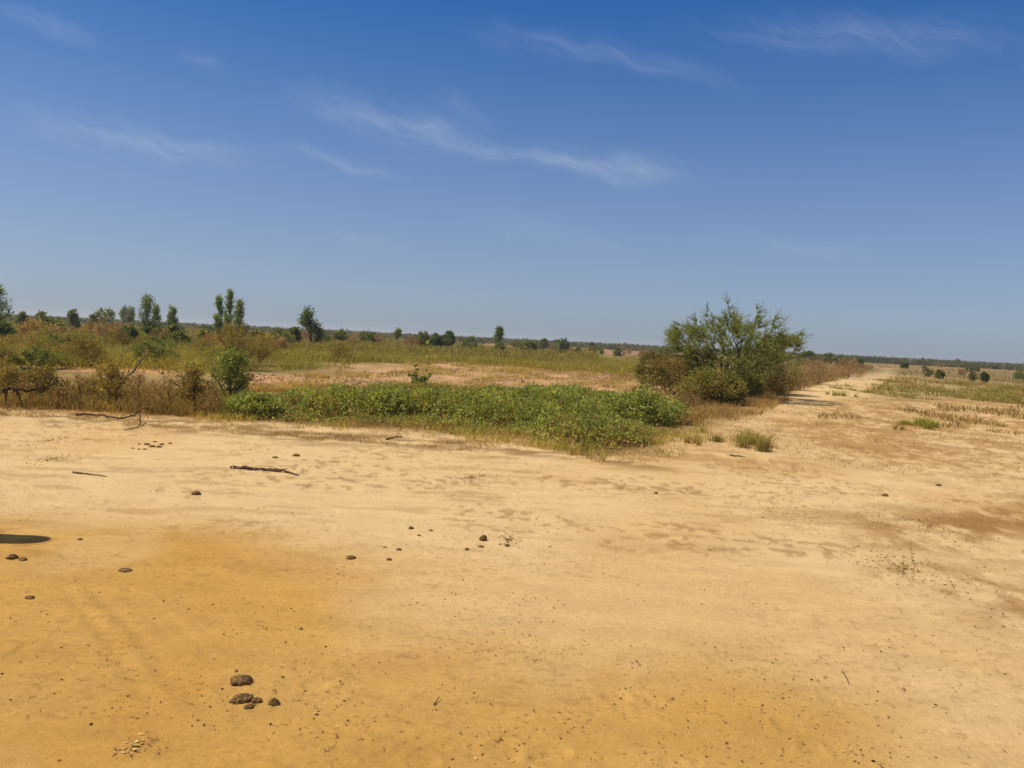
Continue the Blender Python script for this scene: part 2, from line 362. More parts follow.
# green leafy creeper along the track ------------------------------------
def strip_h(x, y):
    d = -sdist(x, y, STRIP) + 2.0*(fbm(x/.7, y/.55, 101, 4)-.5)
    b = sst(0, 1.9, d)
    h = b*(.05+.50*sst(.30, .72, fbm(x/1.0, y/1.0, 102, 4)))
    return h, b
def build_creeper():
    B = Buf(); S = Buf()
    q = scatter(grow(STRIP, .4), 190000)
    h, b = strip_h(q[:, 0], q[:, 1]); cl = fbm(q[:, 0]/.35, q[:, 1]/.35, 115, 3); k = (h > .012) & (rng.uniform(0, 1, len(h)) < (.08+.92*b)*(.3+.9*sst(.32, .58, cl))); q, h, b = q[k], h[k], b[k]
    u = rng.uniform(0, 1, len(q))**.45
    z = terr(q[:, 0], q[:, 1]) + h*u + .03*np.abs(rng.normal(0, 1, len(q)))*b
    pt = fbm(q[:, 0]/.9, q[:, 1]/.9, 104, 3)
    col = vary(GREEN, len(q), .2)
    yl = vary(YGREEN+PALEG+OLIVE+GREEN, len(q), .25); br = vary(REDB+OLIVE+STRAW, len(q), .25)
    col = np.where((rng.uniform(0, 1, len(q)) < .35+.5*sst(.4, .65, pt))[:, None], yl, col)
    dry = rng.uniform(0, 1, len(q)) < .02+.6*(1-u)*sst(.5, .35, pt*0+fbm(q[:, 0]/.8, q[:, 1]/.8, 108, 3))+.25*(1-b)
    col = np.where(dry[:, None], br, col)
    L = rng.uniform(.03, .07, len(q))
    leaves(B, np.c_[q, z], rdir(len(q), .9), L, L*rng.uniform(.45, .7, len(q)), col*1.28)
    p = scatter(STRIP, 9000); hh, bb = strip_h(p[:, 0], p[:, 1]); z0 = terr(p[:, 0], p[:, 1])
    a = np.c_[p, z0]; e = a + np.c_[rng.normal(0, .12, (len(p), 2)), hh*rng.uniform(.7, 1.25, len(p))]
    sticks(B, a, e, .004, .002, vary(REDB+BROWN, len(p)), 3)
    q = scatter(grow(STRIP, .2), 9000); hh, bb = strip_h(q[:, 0], q[:, 1]); k = fbm(q[:, 0]/.7, q[:, 1]/.7, 130, 3) > .45; q, hh = q[k], hh[k]
    blades(B, np.c_[q, terr(q[:, 0], q[:, 1])], (hh+.12)*rng.uniform(.5, 1.35, len(q)), .006, .7, vary(OLIVE+STRAW+YGREEN, len(q)), vary(STRAW+YGREEN, len(q)))
    o = link('ground_cover', B.mesh('ground_cover', LEAF))
    tag(o, 'low green leafy creeper growing in a long strip beside the sandy track', 'ground cover', kind='stuff')
build_creeper()

# grass ------------------------------------------------------------------
def grass_patch(B, P, n, h, w, pal, tip, lean=.45, clump=1., dens=None, s=0):
    q = scatter(P, n, dens); m = fbm(q[:, 0]/clump, q[:, 1]/clump, 200+s, 3)
    k = rng.uniform(0, 1, len(q)) < sst(.28, .6, m); q = q[k]; m = m[k]
    z = terr(q[:, 0], q[:, 1]) - .01
    blades(B, np.c_[q, z], h*rng.uniform(.45, 1.1, len(q))*(.6+.8*m), w*rng.uniform(.6, 1.3, len(q)), lean, vary(pal, len(q)), vary(tip, len(q)))
def field_dens(scale):
    return lambda x, y: np.clip((scale/np.hypot(x, y))**1.0, .05, 1)
def build_field():
    B = Buf()
    d = np.hypot(*FIELD.T)
    near = lambda x, y: np.clip(1.4-np.hypot(x, y)/60, 0, 1)*sst(-.5, 3.5, -sdist(x, y, FIELD)+5*(fbm(x/1.8, y/2.5, 212, 4)-.5))*(.25+.75*sst(.36, .5, fbm(x/5, y/5, 210, 3)))
    grass_patch(B, FIELD, 130000, .50, .018, OLIVE+YGREEN, YGREEN+STRAW+OLIVE, 1.0, 1.5, near, 1)
    # leaves on the weeds
    q = scatter(FIELD, 120000, near); m = fbm(q[:, 0]/1.5, q[:, 1]/1.5, 201, 3); k = m > .4; q = q[k]; m = m[k]
    z = terr(q[:, 0], q[:, 1]) + (.05+.5*rng.uniform(0, 1, len(q))**.7)*m*1.1
    L = rng.uniform(.04, .09, len(q)); leaves(B, np.c_[q, z], rdir(len(q), .6), L, L*.5, vary(YGREEN+OLIVE+OLIVE+GREEN, len(q)))
    o = link('grass', B.mesh('grass', GRASS)); tag(o, 'yellow-green weeds and grass covering the field behind the creeper', 'grass', kind='stuff')
    # far part: coarser
    B = Buf(); n = 70000
    a = np.radians(rng.uniform(-36, 6, n)); r = 1/rng.uniform(1/190, 1/48, n)
    x, y = np.sin(a)*r, np.cos(a)*r
    k = (fbm(x/14, y/22, 220, 3) > .38+.06*sst(80, 160, r)) & (rng.uniform(0, 1, n) < .9); x, y, r = x[k], y[k], r[k]
    blades(B, np.c_[x, y, terr(x, y)], rng.uniform(.3, .75, len(x)), .0011*r*rng.uniform(.6, 1.2, len(x)), .4, vary(OLIVE+YGREEN, len(x), .25), vary(OLIVE+STRAW+YGREEN, len(x), .25))
    n = 52000; a = np.radians(rng.uniform(7, 40, n)); r = 1/rng.uniform(1/170, 1/17, n); x, y = np.sin(a)*r, np.cos(a)*r
    k = (fbm(x/2, y/3.5, 225, 4) > .50+.10*sst(45, 20, r)) & (sdist(x, y, PATH) > .5) & (r*np.cos(a) > 17.5); x, y, r = x[k], y[k], r[k]
    blades(B, np.c_[x, y, terr(x, y)], rng.uniform(.10, .34, len(x))*(.35+.65*sst(18, 42, r)), .0008*r*rng.uniform(.6, 1.2, len(x)), .8, vary(OLIVE+BROWN+GREYB+STRAW, len(x), .25), vary(OLIVE+STRAW+GREYB, len(x), .25))
    o = link('distant_grass', B.mesh('distant_grass', GRASS)); tag(o, 'olive grassland stretching away to the scrub on the left', 'grass', kind='stuff')
    # dry grass fringe and sparse tufts
    B = Buf()
    F1 = poly([(-60, 396), (120, 410), (250, 416), (420, 430), (580, 448), (670, 446), (700, 452), (660, 466), (560, 460), (400, 446), (200, 431), (100, 424), (-60, 410)])
    fx = lambda x, y: np.clip(.25+1.6*(fbm(x/.8, y/.8, 230, 3)-.4), 0, 1)
    grass_patch(B, F1, 12000, .06, .007, STRAW+BROWN+GREYB, STRAW+BROWN, 2.0, .8, fx, 2)
    grass_patch(B, DRYBELT, 26000, .30, .008, BROWN+STRAW+OLIVE, STRAW+BROWN+YGREEN, 1.3, .9, None, 3)
    F2 = poly([(660, 396), (735, 392), (790, 400), (760, 416), (700, 428), (665, 425)])
    grass_patch(B, F2, 12000, .22, .010, STRAW+BROWN, STRAW+BROWN, 1.2, .8, None, 4)
    F3 = poly([(250, 402), (330, 388), (420, 386), (480, 392), (640, 402), (640, 408), (420, 408), (250, 408)])
    grass_patch(B, F3, 15000, .24, .010, OLIVE+YGREEN+GREEN, YGREEN+OLIVE, .9, 1.1, None, 5)
    F4 = poly([(770, 398), (840, 378), (875, 368), (860, 366), (790, 378), (760, 388)])
    grass_patch(B, F4, 16000, .4, .02, GREYB+BROWN, GREYB+STRAW, .5, 1.5, None, 6)
    o = link('dry_grass', B.mesh('dry_grass', GRASS)); tag(o, 'dry straw-brown grass fringing the sandy track under the bushes', 'grass', kind='stuff')
    B = Buf()
    grass_patch(B, RED, 15000, .19, .016, OLIVE+YGREEN+STRAW+BROWN, STRAW+YGREEN, 1.2, .6, lambda x, y: sst(.38, .6, fbm(x/1.1, y/2.2, 250, 4)), 7)
    for P_ in (RED2, RED3): grass_patch(B, P_, 6500, .17, .014, STRAW+OLIVE+BROWN, STRAW, 1.2, .6, lambda x, y: sst(.42, .62, fbm(x/1.1, y/2.2, 251, 4)), 7)
    grass_patch(B, grow(STRIP, .8), 20000, .17, .008, STRAW+OLIVE+YGREEN, STRAW+YGREEN, 1.4, .5, lambda x, y: sst(.40, .6, fbm(x/.6, y/.6, 252, 4)), 11)
    grass_patch(B, BROWN1, 16000, .06, .007, STRAW+BROWN+OLIVE, STRAW+BROWN, 1.8, .7, lambda x, y: sst(.42, .6, fbm(x/.9, y/1.3, 255, 4)), 8)
    grass_patch(B, BROWN2, 900, .03, .005, BROWN+GREYB, STRAW+BROWN, 2.2, .4, None, 9)
    grass_patch(B, BROWN3, 500, .025, .004, BROWN+GREYB, STRAW+BROWN, 2.2, .3, None, 10)
    q = scatter(BROWN1, 9000, lambda x, y: sst(.50, .62, fbm(x/.8, y/1.2, 260, 4))); L = rng.uniform(.015, .045, len(q))
    leaves(B, np.c_[q, terr(q[:, 0], q[:, 1])+.01+.03*rng.uniform(0, 1, len(q))], rdir(len(q), .4), L, L*.35, vary(OLIVE+BROWN+BROWN+STRAW, len(q), .2))
    o = link('grass_stubble', B.mesh('grass_stubble', GRASS)); tag(o, 'short trampled grass stubble on the bare sandy ground', 'grass', kind='stuff')
build_field()

def build_right_grass():
    B = Buf()
    patches = [(888, 389, 16, 8), (900, 396, 14, 5), (925, 391, 16, 9), (950, 391, 14, 6), (968, 398, 22, 9), (990, 393, 20, 10), (1012, 400, 22, 9), (1000, 388, 20, 6), (1030, 392, 20, 9), (955, 383, 26, 4), (1010, 382, 26, 4), (905, 383, 18, 4), (850, 390, 10, 4)]
    for px, py, w, hh in patches:
        g = G(px, py); dist = math.hypot(*g); n = int(38*w); sw = w/F*dist
        c = g + rng.normal(0, 1, (9, 2))*np.array([sw*.7, sw*1.6]); ci = rng.integers(0, 9, n)
        q = c[ci] + rng.normal(0, 1, (n, 2))*np.array([sw*.22, sw*.5]); hm = rng.uniform(.45, 1.15, 9)[ci]
        blades(B, np.c_[q, terr(q[:, 0], q[:, 1])], .62*hh/F*dist*hm*rng.uniform(.4, 1.1, n), .00045*dist, 1.1, vary(YGREEN+GREEN+OLIVE+OLIVE, n), vary(YGREEN+STRAW, n))
        L = .0011*dist*rng.uniform(.5, 1.2, n); q2 = q[rng.integers(0, n, n)]+rng.normal(0, .05*sw, (n, 2))
        leaves(B, np.c_[q2, terr(q2[:, 0], q2[:, 1])+hh/F*dist*.6*hm*rng.uniform(0, 1, n)], rdir(n, .5), L, L*.5, vary(YGREEN+GREEN+OLIVE, n))
    o = link('grass_patch', B.mesh('grass_patch', GRASS)); tag(o, 'low green grass patches right of the sandy path', 'grass', kind='stuff')
build_right_grass()

# ground litter ------------------------------------------------------------
def build_litter():
    B = Buf(); n = 4200
    a = np.radians(rng.uniform(-37, 37, n)); r = 1/rng.uniform(1/14.5, 1/2.4, n)
    x, y = np.sin(a)*r, np.cos(a)*r
    m = fbm(x/.8, y/.5, 301, 4); k = m > .50; x, y, r = x[k], y[k], r[k]; n = len(x)
    z = terr(x, y)+.003; b = rng.uniform(0, 2*PI, n); L = rng.uniform(.006, .04, n)*rng.uniform(.2, 1, n)**1.5
    d = np.stack([np.cos(b), np.sin(b), rng.uniform(-.05, .15, n)], 1)
    p = np.c_[x, y, z]; sticks(B, p, p+d*L[:, None], .0012, .0007, vary(BROWN+WCHIP, n, .3), 3)
    n2 = 1500; i = rng.integers(0, n, n2); q = p[i]+np.c_[rng.normal(0, .08, (n2, 2)), np.zeros(n2)]; q[:, 2] = terr(q[:, 0], q[:, 1])+.004
    L = rng.uniform(.008, .022, n2); leaves(B, q, unit(np.c_[rng.normal(0, 1, (n2, 2)), rng.uniform(0, .3, n2)]), L, L*.5, vary(BROWN+WCHIP, n2, .3))
    o = link('plant_litter', B.mesh('plant_litter', DRY)); tag(o, 'tiny dry twigs and leaf bits strewn over the sand', 'litter', kind='stuff')
    # pebbles and crumbs
    B = Buf(); n = 2400
    a = np.radians(rng.uniform(-37, 37, n)); r = 1/rng.uniform(1/12, 1/2.4, n); x, y = np.sin(a)*r, np.cos(a)*r
    k = fbm(x/1.2, y/1.2, 311, 3) > .45; x, y = x[k], y[k]; n = len(x)
    t = np.array([[1, 0, 0], [-1, 0, 0], [0, 1, 0], [0, -1, 0], [0, 0, 1], [0, 0, -1]], float)
    s = rng.lognormal(-5.9, .5, n)
    v = t[None]*s[:, None, None]*rng.uniform(.6, 1.3, (n, 6, 1)); v[..., 2] *= .7
    v += np.c_[x, y, terr(x, y)+s*.2][:, None]
    f = np.array([[0, 2, 4, 4], [2, 1, 4, 4], [1, 3, 4, 4], [3, 0, 4, 4]])
    f = np.array([[0, 2, 4], [2, 1, 4], [1, 3, 4], [3, 0, 4], [2, 0, 5], [1, 2, 5], [3, 1, 5], [0, 3, 5]])
    B.add(v.reshape(-1, 3), (np.arange(n)[:, None, None]*6+f[None]).reshape(-1, 3), np.repeat(vary([(.17, .11, .06), (.2, .13, .07), (.24, .16, .08), (.08, .05, .025)], n, .2), 6, 0))
    o = link('pebbles', B.mesh('pebbles', DRY)); tag(o, 'fine pebbles and soil crumbs scattered over the sand', 'pebbles', kind='stuff')
build_litter()
def build_clods():
    B = Buf(); q = np.concatenate([scatter(RED, 5200, lambda x, y: sst(.40, .6, fbm(x/1.4, y/2.4, 270, 3))), scatter(RED2, 500), scatter(RED3, 900)]); n = len(q)
    t = np.array([[1, 0, 0], [-1, 0, 0], [0, 1, 0], [0, -1, 0], [0, 0, 1], [0, 0, -1]], float)
    s = rng.lognormal(-3.5, .45, n); v = t[None]*s[:, None, None]*rng.uniform(.5, 1.4, (n, 6, 1)); v[..., 2] *= .7
    v += np.c_[q, terr(q[:, 0], q[:, 1])+s*.15][:, None]
    f = np.array([[0, 2, 4], [2, 1, 4], [1, 3, 4], [3, 0, 4], [2, 0, 5], [1, 2, 5], [3, 1, 5], [0, 3, 5]])
    c = REDC*rng.uniform(.7, 1.1, (n, 1))
    B.add(v.reshape(-1, 3), (np.arange(n)[:, None, None]*6+f[None]).reshape(-1, 3), np.repeat(c, 6, 0))
    o = link('soil_clods', B.mesh('soil_clods', DRY)); tag(o, 'clods of pinkish soil on the bare field behind the creeper', 'soil clods', kind='stuff')
build_clods()

# ------------------------------------------------------------------ woody plants
def plant_meshes(kind, W, H):
    "returns (wood buffer, leaf buffer) for a plant of width W, height H standing at the origin"
    Bw, Bl = Buf(), Buf()
    sz = min(max(W, H), 2.2*min(W, H))
    if kind == 'acacia': return acacia(W, H)
    P = dict(na=60, seg=.22*sz, z0=.25*H, leaves=2600, L=.05, asp=.5, pal=DKGREEN, wood=(.10, .075, .05), spread=.04, r=.006, up=.3, nb=3, bend=.3)
    P.update(KINDS[kind])
    A = P['env'](P['na'], W, H) if 'env' in P else ellip(P['na'], W/2, W/2*.9, P['z0'], H, .4)
    nb = P['nb']; base = np.c_[rng.normal(0, .02*W, (nb, 2)), np.zeros(nb)-.03]
    Q, par, w, tips = skeleton(base, A, P['seg'], P['bend'])
    k = par >= 0; rr = P['r']*sz*w**.5*.55
    sticks(Bw, Q[par[k]], Q[k], np.minimum(rr[par[k]], rr[k]*1.25), rr[k], np.array(P['wood'])*rng.uniform(.8, 1.2, (k.sum(), 1)), 5)
    n = P['leaves']; s = np.flatnonzero(k & (w <= np.quantile(w[k], .8)))
    i = rng.choice(s, n); t = rng.uniform(0, 1, (n, 1))
    p = Q[par[i]]*(1-t)+Q[i]*t; out = unit(p-np.array([0, 0, .2*H]))
    # little side twigs carry the leaves
    tw = unit(out*.6+rdir(n)+[0, 0, P['up']]); ln = rng.uniform(0, 1, (n, 1))*P['spread']*sz*2.2
    p = p + tw*ln; p[:, 2] = np.maximum(p[:, 2], .01)
    if P.get('twigs', 0):
        m = P['twigs']; i2 = rng.choice(s, m); d2 = unit(unit(Q[i2]-[0, 0, .1*H])*.8+rdir(m)*.9); l2 = rng.uniform(.08, .22, (m, 1))*sz
        e = Q[i2]+d2*l2; e[:, 2] = np.maximum(e[:, 2], .01)
        sticks(Bw, Q[i2], e, P['r']*sz*.4, P['r']*sz*.15, vary([P['wood']], m, .25), 3)
    L = P['L']*rng.uniform(.6, 1.3, n)
    leaves(Bl, p, unit(tw+rdir(n)*.7), L, L*P['asp'], vary(P['pal'], n, .22))
    return Bw, Bl
def env_spire(n, W, H):
    z = rng.uniform(.12, 1, n); r = W/2*np.clip(1.15*(1-z)**.6*sst(.0, .25, z)+.06, 0, 1)*rng.uniform(.3, 1, n); a = rng.uniform(0, 2*PI, n)
    lump = .25+1.2*vnoise(z*6+rng.uniform(0, 40), a*1.2, 9)
    return np.c_[np.cos(a)*r*lump, np.sin(a)*r*lump, z*H]
def env_two(n, W, H):
    a = ellip(n//2, W*.27, W*.27, .45*H, H, .4)+[-W*.13, 0, 0]; b = ellip(n-n//2, W*.30, W*.3, .12*H, .66*H, .4)+[W*.2, 0, 0]
    return np.r_[a, b]
def env_dome(n, W, H):
    p = ellip(n, W/2, W/2, 0, H, .35); p[:, 2] = np.abs(p[:, 2]-H*.1)+.06*H; return p
def env_fan(n, W, H):
    a = rng.uniform(0, 2*PI, n); t = rng.uniform(0, 1, n)**.6; th = np.radians(rng.uniform(0, 68, n))
    return np.c_[np.cos(a)*np.sin(th)*W*.5*t, np.sin(a)*np.sin(th)*W*.5*t, (np.cos(th)*.8+.2)*t*H]
KINDS = {
 'spire': dict(env=env_spire, na=90, nb=1, leaves=2600, L=.15, asp=.5, up=.8, pal=DKGREEN+GREEN+[(.06, .10, .035)], spread=.065, r=.008),
 'far_tree': dict(na=50, nb=1, leaves=1500, L=.19, asp=.55, pal=PALEG+DKGREEN, spread=.05, r=.008, z0=0.8),
 'fresh_tree': dict(env=env_spire, na=80, nb=1, leaves=2400, L=.16, asp=.55, pal=GREEN+GREEN+DKGREEN, spread=.07, r=.008),
 'two_lobe': dict(env=env_two, na=100, nb=1, leaves=3000, L=.16, asp=.55, pal=DKGREEN+GREEN, spread=.06, r=.008),
 'far_bush': dict(env=env_dome, na=50, nb=3, leaves=1500, L=.20, asp=.6, pal=OLIVE+DKGREEN+DKGREEN, spread=.05),
 'dark_bush': dict(env=env_dome, na=60, nb=3, leaves=2600, L=.20, asp=.6, pal=DKGREEN, spread=.05),
 'leafy': dict(env=env_fan, na=150, nb=6, leaves=6500, L=.045, asp=.6, pal=OLIVE+DKGREEN+GREEN+[(.17, .18, .08)], spread=.07, twigs=150, r=.005),
 'feathery': dict(env=env_fan, na=120, nb=5, leaves=5200, L=.07, asp=.25, pal=OLIVE+BROWN+YGREEN, spread=.07, twigs=260, r=.0035),
 'dry': dict(env=env_fan, na=110, nb=6, leaves=900, L=.04, asp=.4, pal=BROWN+STRAW+OLIVE, wood=(.17, .11, .07), spread=.05, twigs=420, r=.0035),
 'dry_green': dict(env=env_fan, na=110, nb=6, leaves=2800, L=.05, asp=.4, pal=OLIVE+YGREEN+BROWN, wood=(.15, .10, .06), spread=.07, twigs=320, r=.0035),
 'grey_dry': dict(env=env_dome, na=90, nb=6, leaves=2400, L=.07, asp=.35, pal=GREYB+BROWN, wood=(.18, .14, .10), spread=.07, twigs=400, r=.003),
 'red_bush': dict(env=env_dome, na=110, nb=5, leaves=5600, L=.07, asp=.45, pal=REDB+BROWN+OLIVE+OLIVE+DKGREEN, spread=.09, twigs=320, r=.004),
 'ygreen_bush': dict(env=env_dome, na=110, nb=5, leaves=8500, L=.08, asp=.5, pal=YGREEN+YGREEN+GREEN+OLIVE, spread=.05, twigs=120, r=.004),
 'low_bush': dict(env=env_fan, na=120, nb=7, leaves=9000, L=.07, asp=.45, pal=YGREEN+OLIVE+GREEN+BROWN, spread=.09, twigs=260, r=.004),
 'mixed_bush': dict(env=env_dome, na=140, nb=5, leaves=15000, L=.075, asp=.4, pal=OLIVE+DKGREEN+BROWN+GREEN, spread=.06, twigs=260, r=.004),
 'creeper_mound': dict(env=env_dome, na=100, nb=6, leaves=7000, L=.065, asp=.6, pal=GREEN+YGREEN+PALEG, spread=.10, twigs=100, r=.004),
}
def acacia(W, H):
    Bw, Bl = Buf(), Buf()
    # limb tips follow the wide ragged fan of the crown
    T = [(-2.15, 2.35), (-1.9, 2.6), (-1.35, 2.75), (-.75, 3.15), (-.15, 3.45), (.35, 3.0), (.95, 3.30), (1.35, 2.95), (1.9, 2.75), (2.45, 2.45), (-1.6, 1.75), (1.55, 2.0), (0, 2.4), (-1.0, 2.0), (.9, 2.1)]
    sx, sz = W/4.9, H/3.4
    A = [np.array([tx*sx, rng.uniform(-1.1, 1.1)*(1-abs(tx)/3.2), tz*sz]) for tx, tz in T]
    A += [np.array([x*sx, y, z*sz]) for x, y, z in [(0, -1.9, 2.3), (.7, -1.7, 2.0), (-.8, -1.7, 1.9), (.2, 1.9, 2.5), (-.9, 1.6, 2.3), (1.1, 1.5, 2.5)]]
    n = 420; x = rng.uniform(-2.3, 2.4, n); y = rng.uniform(-1.8, 1.8, n)
    top = np.interp(x, [-2.3, -1.5, -.9, -.2, .35, .9, 1.6, 2.4], [2.3, 2.65, 2.75, 3.1, 2.85, 2.95, 2.5, 2.3])*(1-.12*(y/1.8)**2)
    bot = np.interp(x, [-2.3, -1.6, -.9, 0, .9, 1.5, 2.4], [1.9, 1.0, .45, .6, .6, 1.1, 2.2])
    z = bot+(top-bot)*rng.uniform(0, 1, n)**.8
    k = (np.hypot(x/2.4, y/1.8) < 1) & (top > bot)
    A += list(np.c_[x*sx, y, z*sz][k])
    base = np.c_[rng.normal(0, .13, (6, 2)), np.full(6, -.05)]
    Q, par, w, tips = skeleton(base, np.array(A), .25, .45)
    m = par >= 0; rr = .0052*w**.55
    sticks(Bw, Q[par[m]], Q[m], np.minimum(rr[par[m]], rr[m]*1.2), rr[m], np.array([.075, .058, .042])*rng.uniform(.8, 1.25, (m.sum(), 1)), 6)
    # long whippy twigs set with fine leaflets
    s = np.flatnonzero(m & (w <= 4)); nt = 4400; i = rng.choice(s, nt)
    start = Q[i]; ctr = np.array([0, 0, .9*sz])
    d = unit(unit((start-ctr)*[1.3, 1.3, .8])*1.2+rdir(nt)*.75+[0, 0, .05]); ln = rng.uniform(.12, .46, nt)
    nseg = 4; prev = start; dd = d.copy(); pts = [start]
    for j in range(nseg):
        dd = unit(dd+rdir(nt)*.12+[0, 0, -.05]); nx = prev+dd*(ln/nseg)[:, None]; sticks(Bw, prev, nx, .004-.0007*j, .0033-.0007*j, vary([(.12, .10, .05)], nt), 3); prev = nx; pts.append(nx)
    pts = np.array(pts)
    nl = 90000; ti = rng.integers(0, nt, nl); u = rng.uniform(0, nseg, nl)**1.0; j = np.minimum(u.astype(int), nseg-1); fr = (u-j)[:, None]
    p = pts[j, ti]*(1-fr)+pts[j+1, ti]*fr; ax = unit(pts[j+1, ti]-pts[j, ti])
    ld = unit(ax*.6+rdir(nl)); L = rng.uniform(.025, .06, nl)
    pal = np.array(DKGREEN+GREEN+GREEN+PALEG+[(.13, .16, .05), (.15, .18, .05)])*1.12
    leaves(Bl, p, ld, L, L*.38, vary(pal, nl, .25))
    return Bw, Bl

_cache = {}
def plant(name, label, cat, kind, px, dist, top, wpx, group=None, base_py=None, share=None, lift=0, depth=1.0):
    if base_py is not None:
        g = G(px, base_py); dist = math.hypot(*g)
    x, y, z0, H, W = at_dist(px, dist, top, wpx)
    key = (kind, share) if share is not None else None
    rz = 0 if kind == 'acacia' else rng.uniform(0, 2*PI)
    if key and key in _cache:
        wd, lf, W0, H0 = _cache[key]
    else:
        Bw, Bl = plant_meshes(kind, W, H)
        one = kind in ('dry',)
        wd = Bw.mesh('trunk', BARK, True); lf = Bl.mesh('crown', LEAF); W0, H0 = W, H
        if key: _cache[key] = (wd, lf, W0, H0)
    e = link(name, None, (x, y, z0), rz if kind not in ('two_lobe',) else 0, (W/W0, W/W0*depth, H/H0)); e.empty_display_size = .2
    link('trunk' if cat == 'tree' else 'stem', wd, parent=e); link('crown' if cat == 'tree' else 'foliage', lf, parent=e)
    return tag(e, label, cat, group)

# the big thorn bush and its undergrowth
plant('acacia_bush', 'large spreading green thorn bush with ragged feathery crown beside the sandy path', 'bush', 'acacia', 731, 0, 305, 128, base_py=398)
plant('leafy_bush', 'rusty brown leafy bush at the left foot of the large thorn bush', 'bush', 'red_bush', 670, 0, 354, 52, base_py=395)
plant('leafy_bush', 'yellow-green leafy bush low in front of the large thorn bush trunk', 'bush', 'low_bush', 708, 0, 376, 74, base_py=404)
plant('leafy_bush', 'small green bush climbing behind the rusty brown bush', 'bush', 'mixed_bush', 655, 33, 352, 34)
plant('leafy_bush', 'dense olive bush hugging the right side of the large thorn bush', 'bush', 'mixed_bush', 766, 0, 345, 68, base_py=394)
plant('leafy_bush', 'yellowish bush in the shade under the right side of the large thorn bush', 'bush', 'ygreen_bush', 746, 0, 366, 40, base_py=399)
plant('leafy_bush', 'low brown-green bush under the middle of the large thorn bush', 'bush', 'mixed_bush', 724, 0, 372, 44, base_py=404)
plant('leafy_bush', 'dark green undergrowth bush between the rusty brown bush and the large thorn bush trunk', 'bush', 'mixed_bush', 697, 29, 347, 42)
plant('creeper_mound', 'rounded mound of green creeper at the right end of the leafy strip', 'creeper', 'creeper_mound', 645, 0, 395, 84, base_py=422)
plant('creeper_mound', 'small green creeper mound in the middle of the leafy strip', 'creeper', 'creeper_mound', 540, 0, 391, 60, base_py=422)
plant('creeper_mound', 'green creeper mound rising left of centre in the leafy strip', 'creeper', 'creeper_mound', 405, 0, 390, 74, base_py=417)
# left side
plant('leafy_bush', 'dark green leafy bush at the left end of the leafy strip', 'bush', 'leafy', 232, 0, 350, 56, base_py=405)
plant('leafy_bush', 'low green leafy bush at the foot of the dark leafy bush', 'bush', 'creeper_mound', 254, 0, 398, 60, base_py=416)
plant('feathery_bush', 'brownish feathery bush behind the dark green leafy bush', 'bush', 'feathery', 232, 30, 324, 62)
plant('feathery_bush', 'olive feathery bush left of the brownish one, in the field', 'bush', 'feathery', 262, 34, 333, 44)
for i, (px, top, w, by, k, lb) in enumerate([
    (10, 368, 46, 402, 'dry_green', 'greenish dry bush at the left edge of the photograph beside the track'),
    (45, 366, 56, 404, 'dry_green', 'grey-green dry bush above the forked dead branch'),
    (82, 374, 48, 408, 'dry', 'brown leafless bush right of the forked dead branch'),
    (112, 362, 54, 409, 'dry_green', 'yellow-green bush under the leaning dead bough'),
    (140, 372, 50, 412, 'dry', 'tangled brown bush behind the curved dead branch'),
    (170, 374, 50, 413, 'dry', 'brown tangled bush right of the curved dead branch'),
    (197, 366, 48, 413, 'dry_green', 'olive dry bush left of the dark green leafy bush'),
    (215, 388, 40, 417, 'dry', 'low brown twiggy bush in front of the dark green leafy bush'),
    (60, 386, 44, 408, 'dry', 'low brown twiggy bush behind the forked dead branch'),
    (22, 384, 40, 405, 'dry', 'low brown twiggy bush by the left edge of the photograph')]):
    plant('dry_bush', lb, 'bush', k, px, 0, top, w, base_py=by, group='dry bushes along the left of the track')
plant('dry_bush', 'small brown dry bush between the creeper strip and the large thorn bush', 'bush', 'dry', 690, 0, 392, 40, base_py=412)
for px, d, top, w, lb in ((795, 36, 360, 40, 'grey dry bush just right of the large thorn bush'), (820, 44, 362, 40, 'grey dry bush in the middle of the row along the path'), (848, 56, 363, 34, 'farthest grey dry bush in the row along the path'), (780, 31, 366, 36, 'grey-brown dry bush touching the right side of the olive bush')):
    plant('dry_bush', lb, 'bush', 'grey_dry', px, d, top, w, group='grey dry bushes along the path')
# trees on the left skyline
plant('tree', 'dark green tree cut by the left edge on the skyline', 'tree', 'fresh_tree', -3, 75, 288, 26)
plant('tree', 'bright green rounded tree on the left skyline, tallest of its group', 'tree', 'fresh_tree', 147, 90, 297, 19)
plant('tree', 'short green tree touching the right side of the bright rounded one', 'tree', 'fresh_tree', 156, 92, 306, 9)
plant('tree', 'hazy pale green tree left of the bright rounded tree', 'tree', 'far_tree', 128, 105, 305, 14)
plant('tree', 'low pale green tree, leftmost of the skyline group', 'tree', 'far_tree', 105, 110, 307, 20)
plant('tree', 'slim grey-green tree right of the bright rounded tree', 'tree', 'far_tree', 172, 95, 306, 10)
plant('tree', 'left and slim one of the three pointed dark trees', 'tree', 'spire', 219, 70, 297, 12)
plant('tree', 'tallest and middle one of the three pointed dark trees', 'tree', 'spire', 229, 71, 292, 13)
plant('tree', 'right and shortest one of the three pointed dark trees', 'tree', 'spire', 239, 69, 303, 16)
plant('tree', 'dark green tree with a tall left lobe and a low right lobe', 'tree', 'two_lobe', 310, 68, 309, 22)
plant('tree', 'small dark tree standing alone near the centre of the skyline', 'tree', 'fresh_tree', 499, 85, 328, 11)
plant('tree', 'tiny slim tree on the skyline between the lobed tree and the dark bushes', 'tree', 'far_tree', 398, 120, 328, 7)
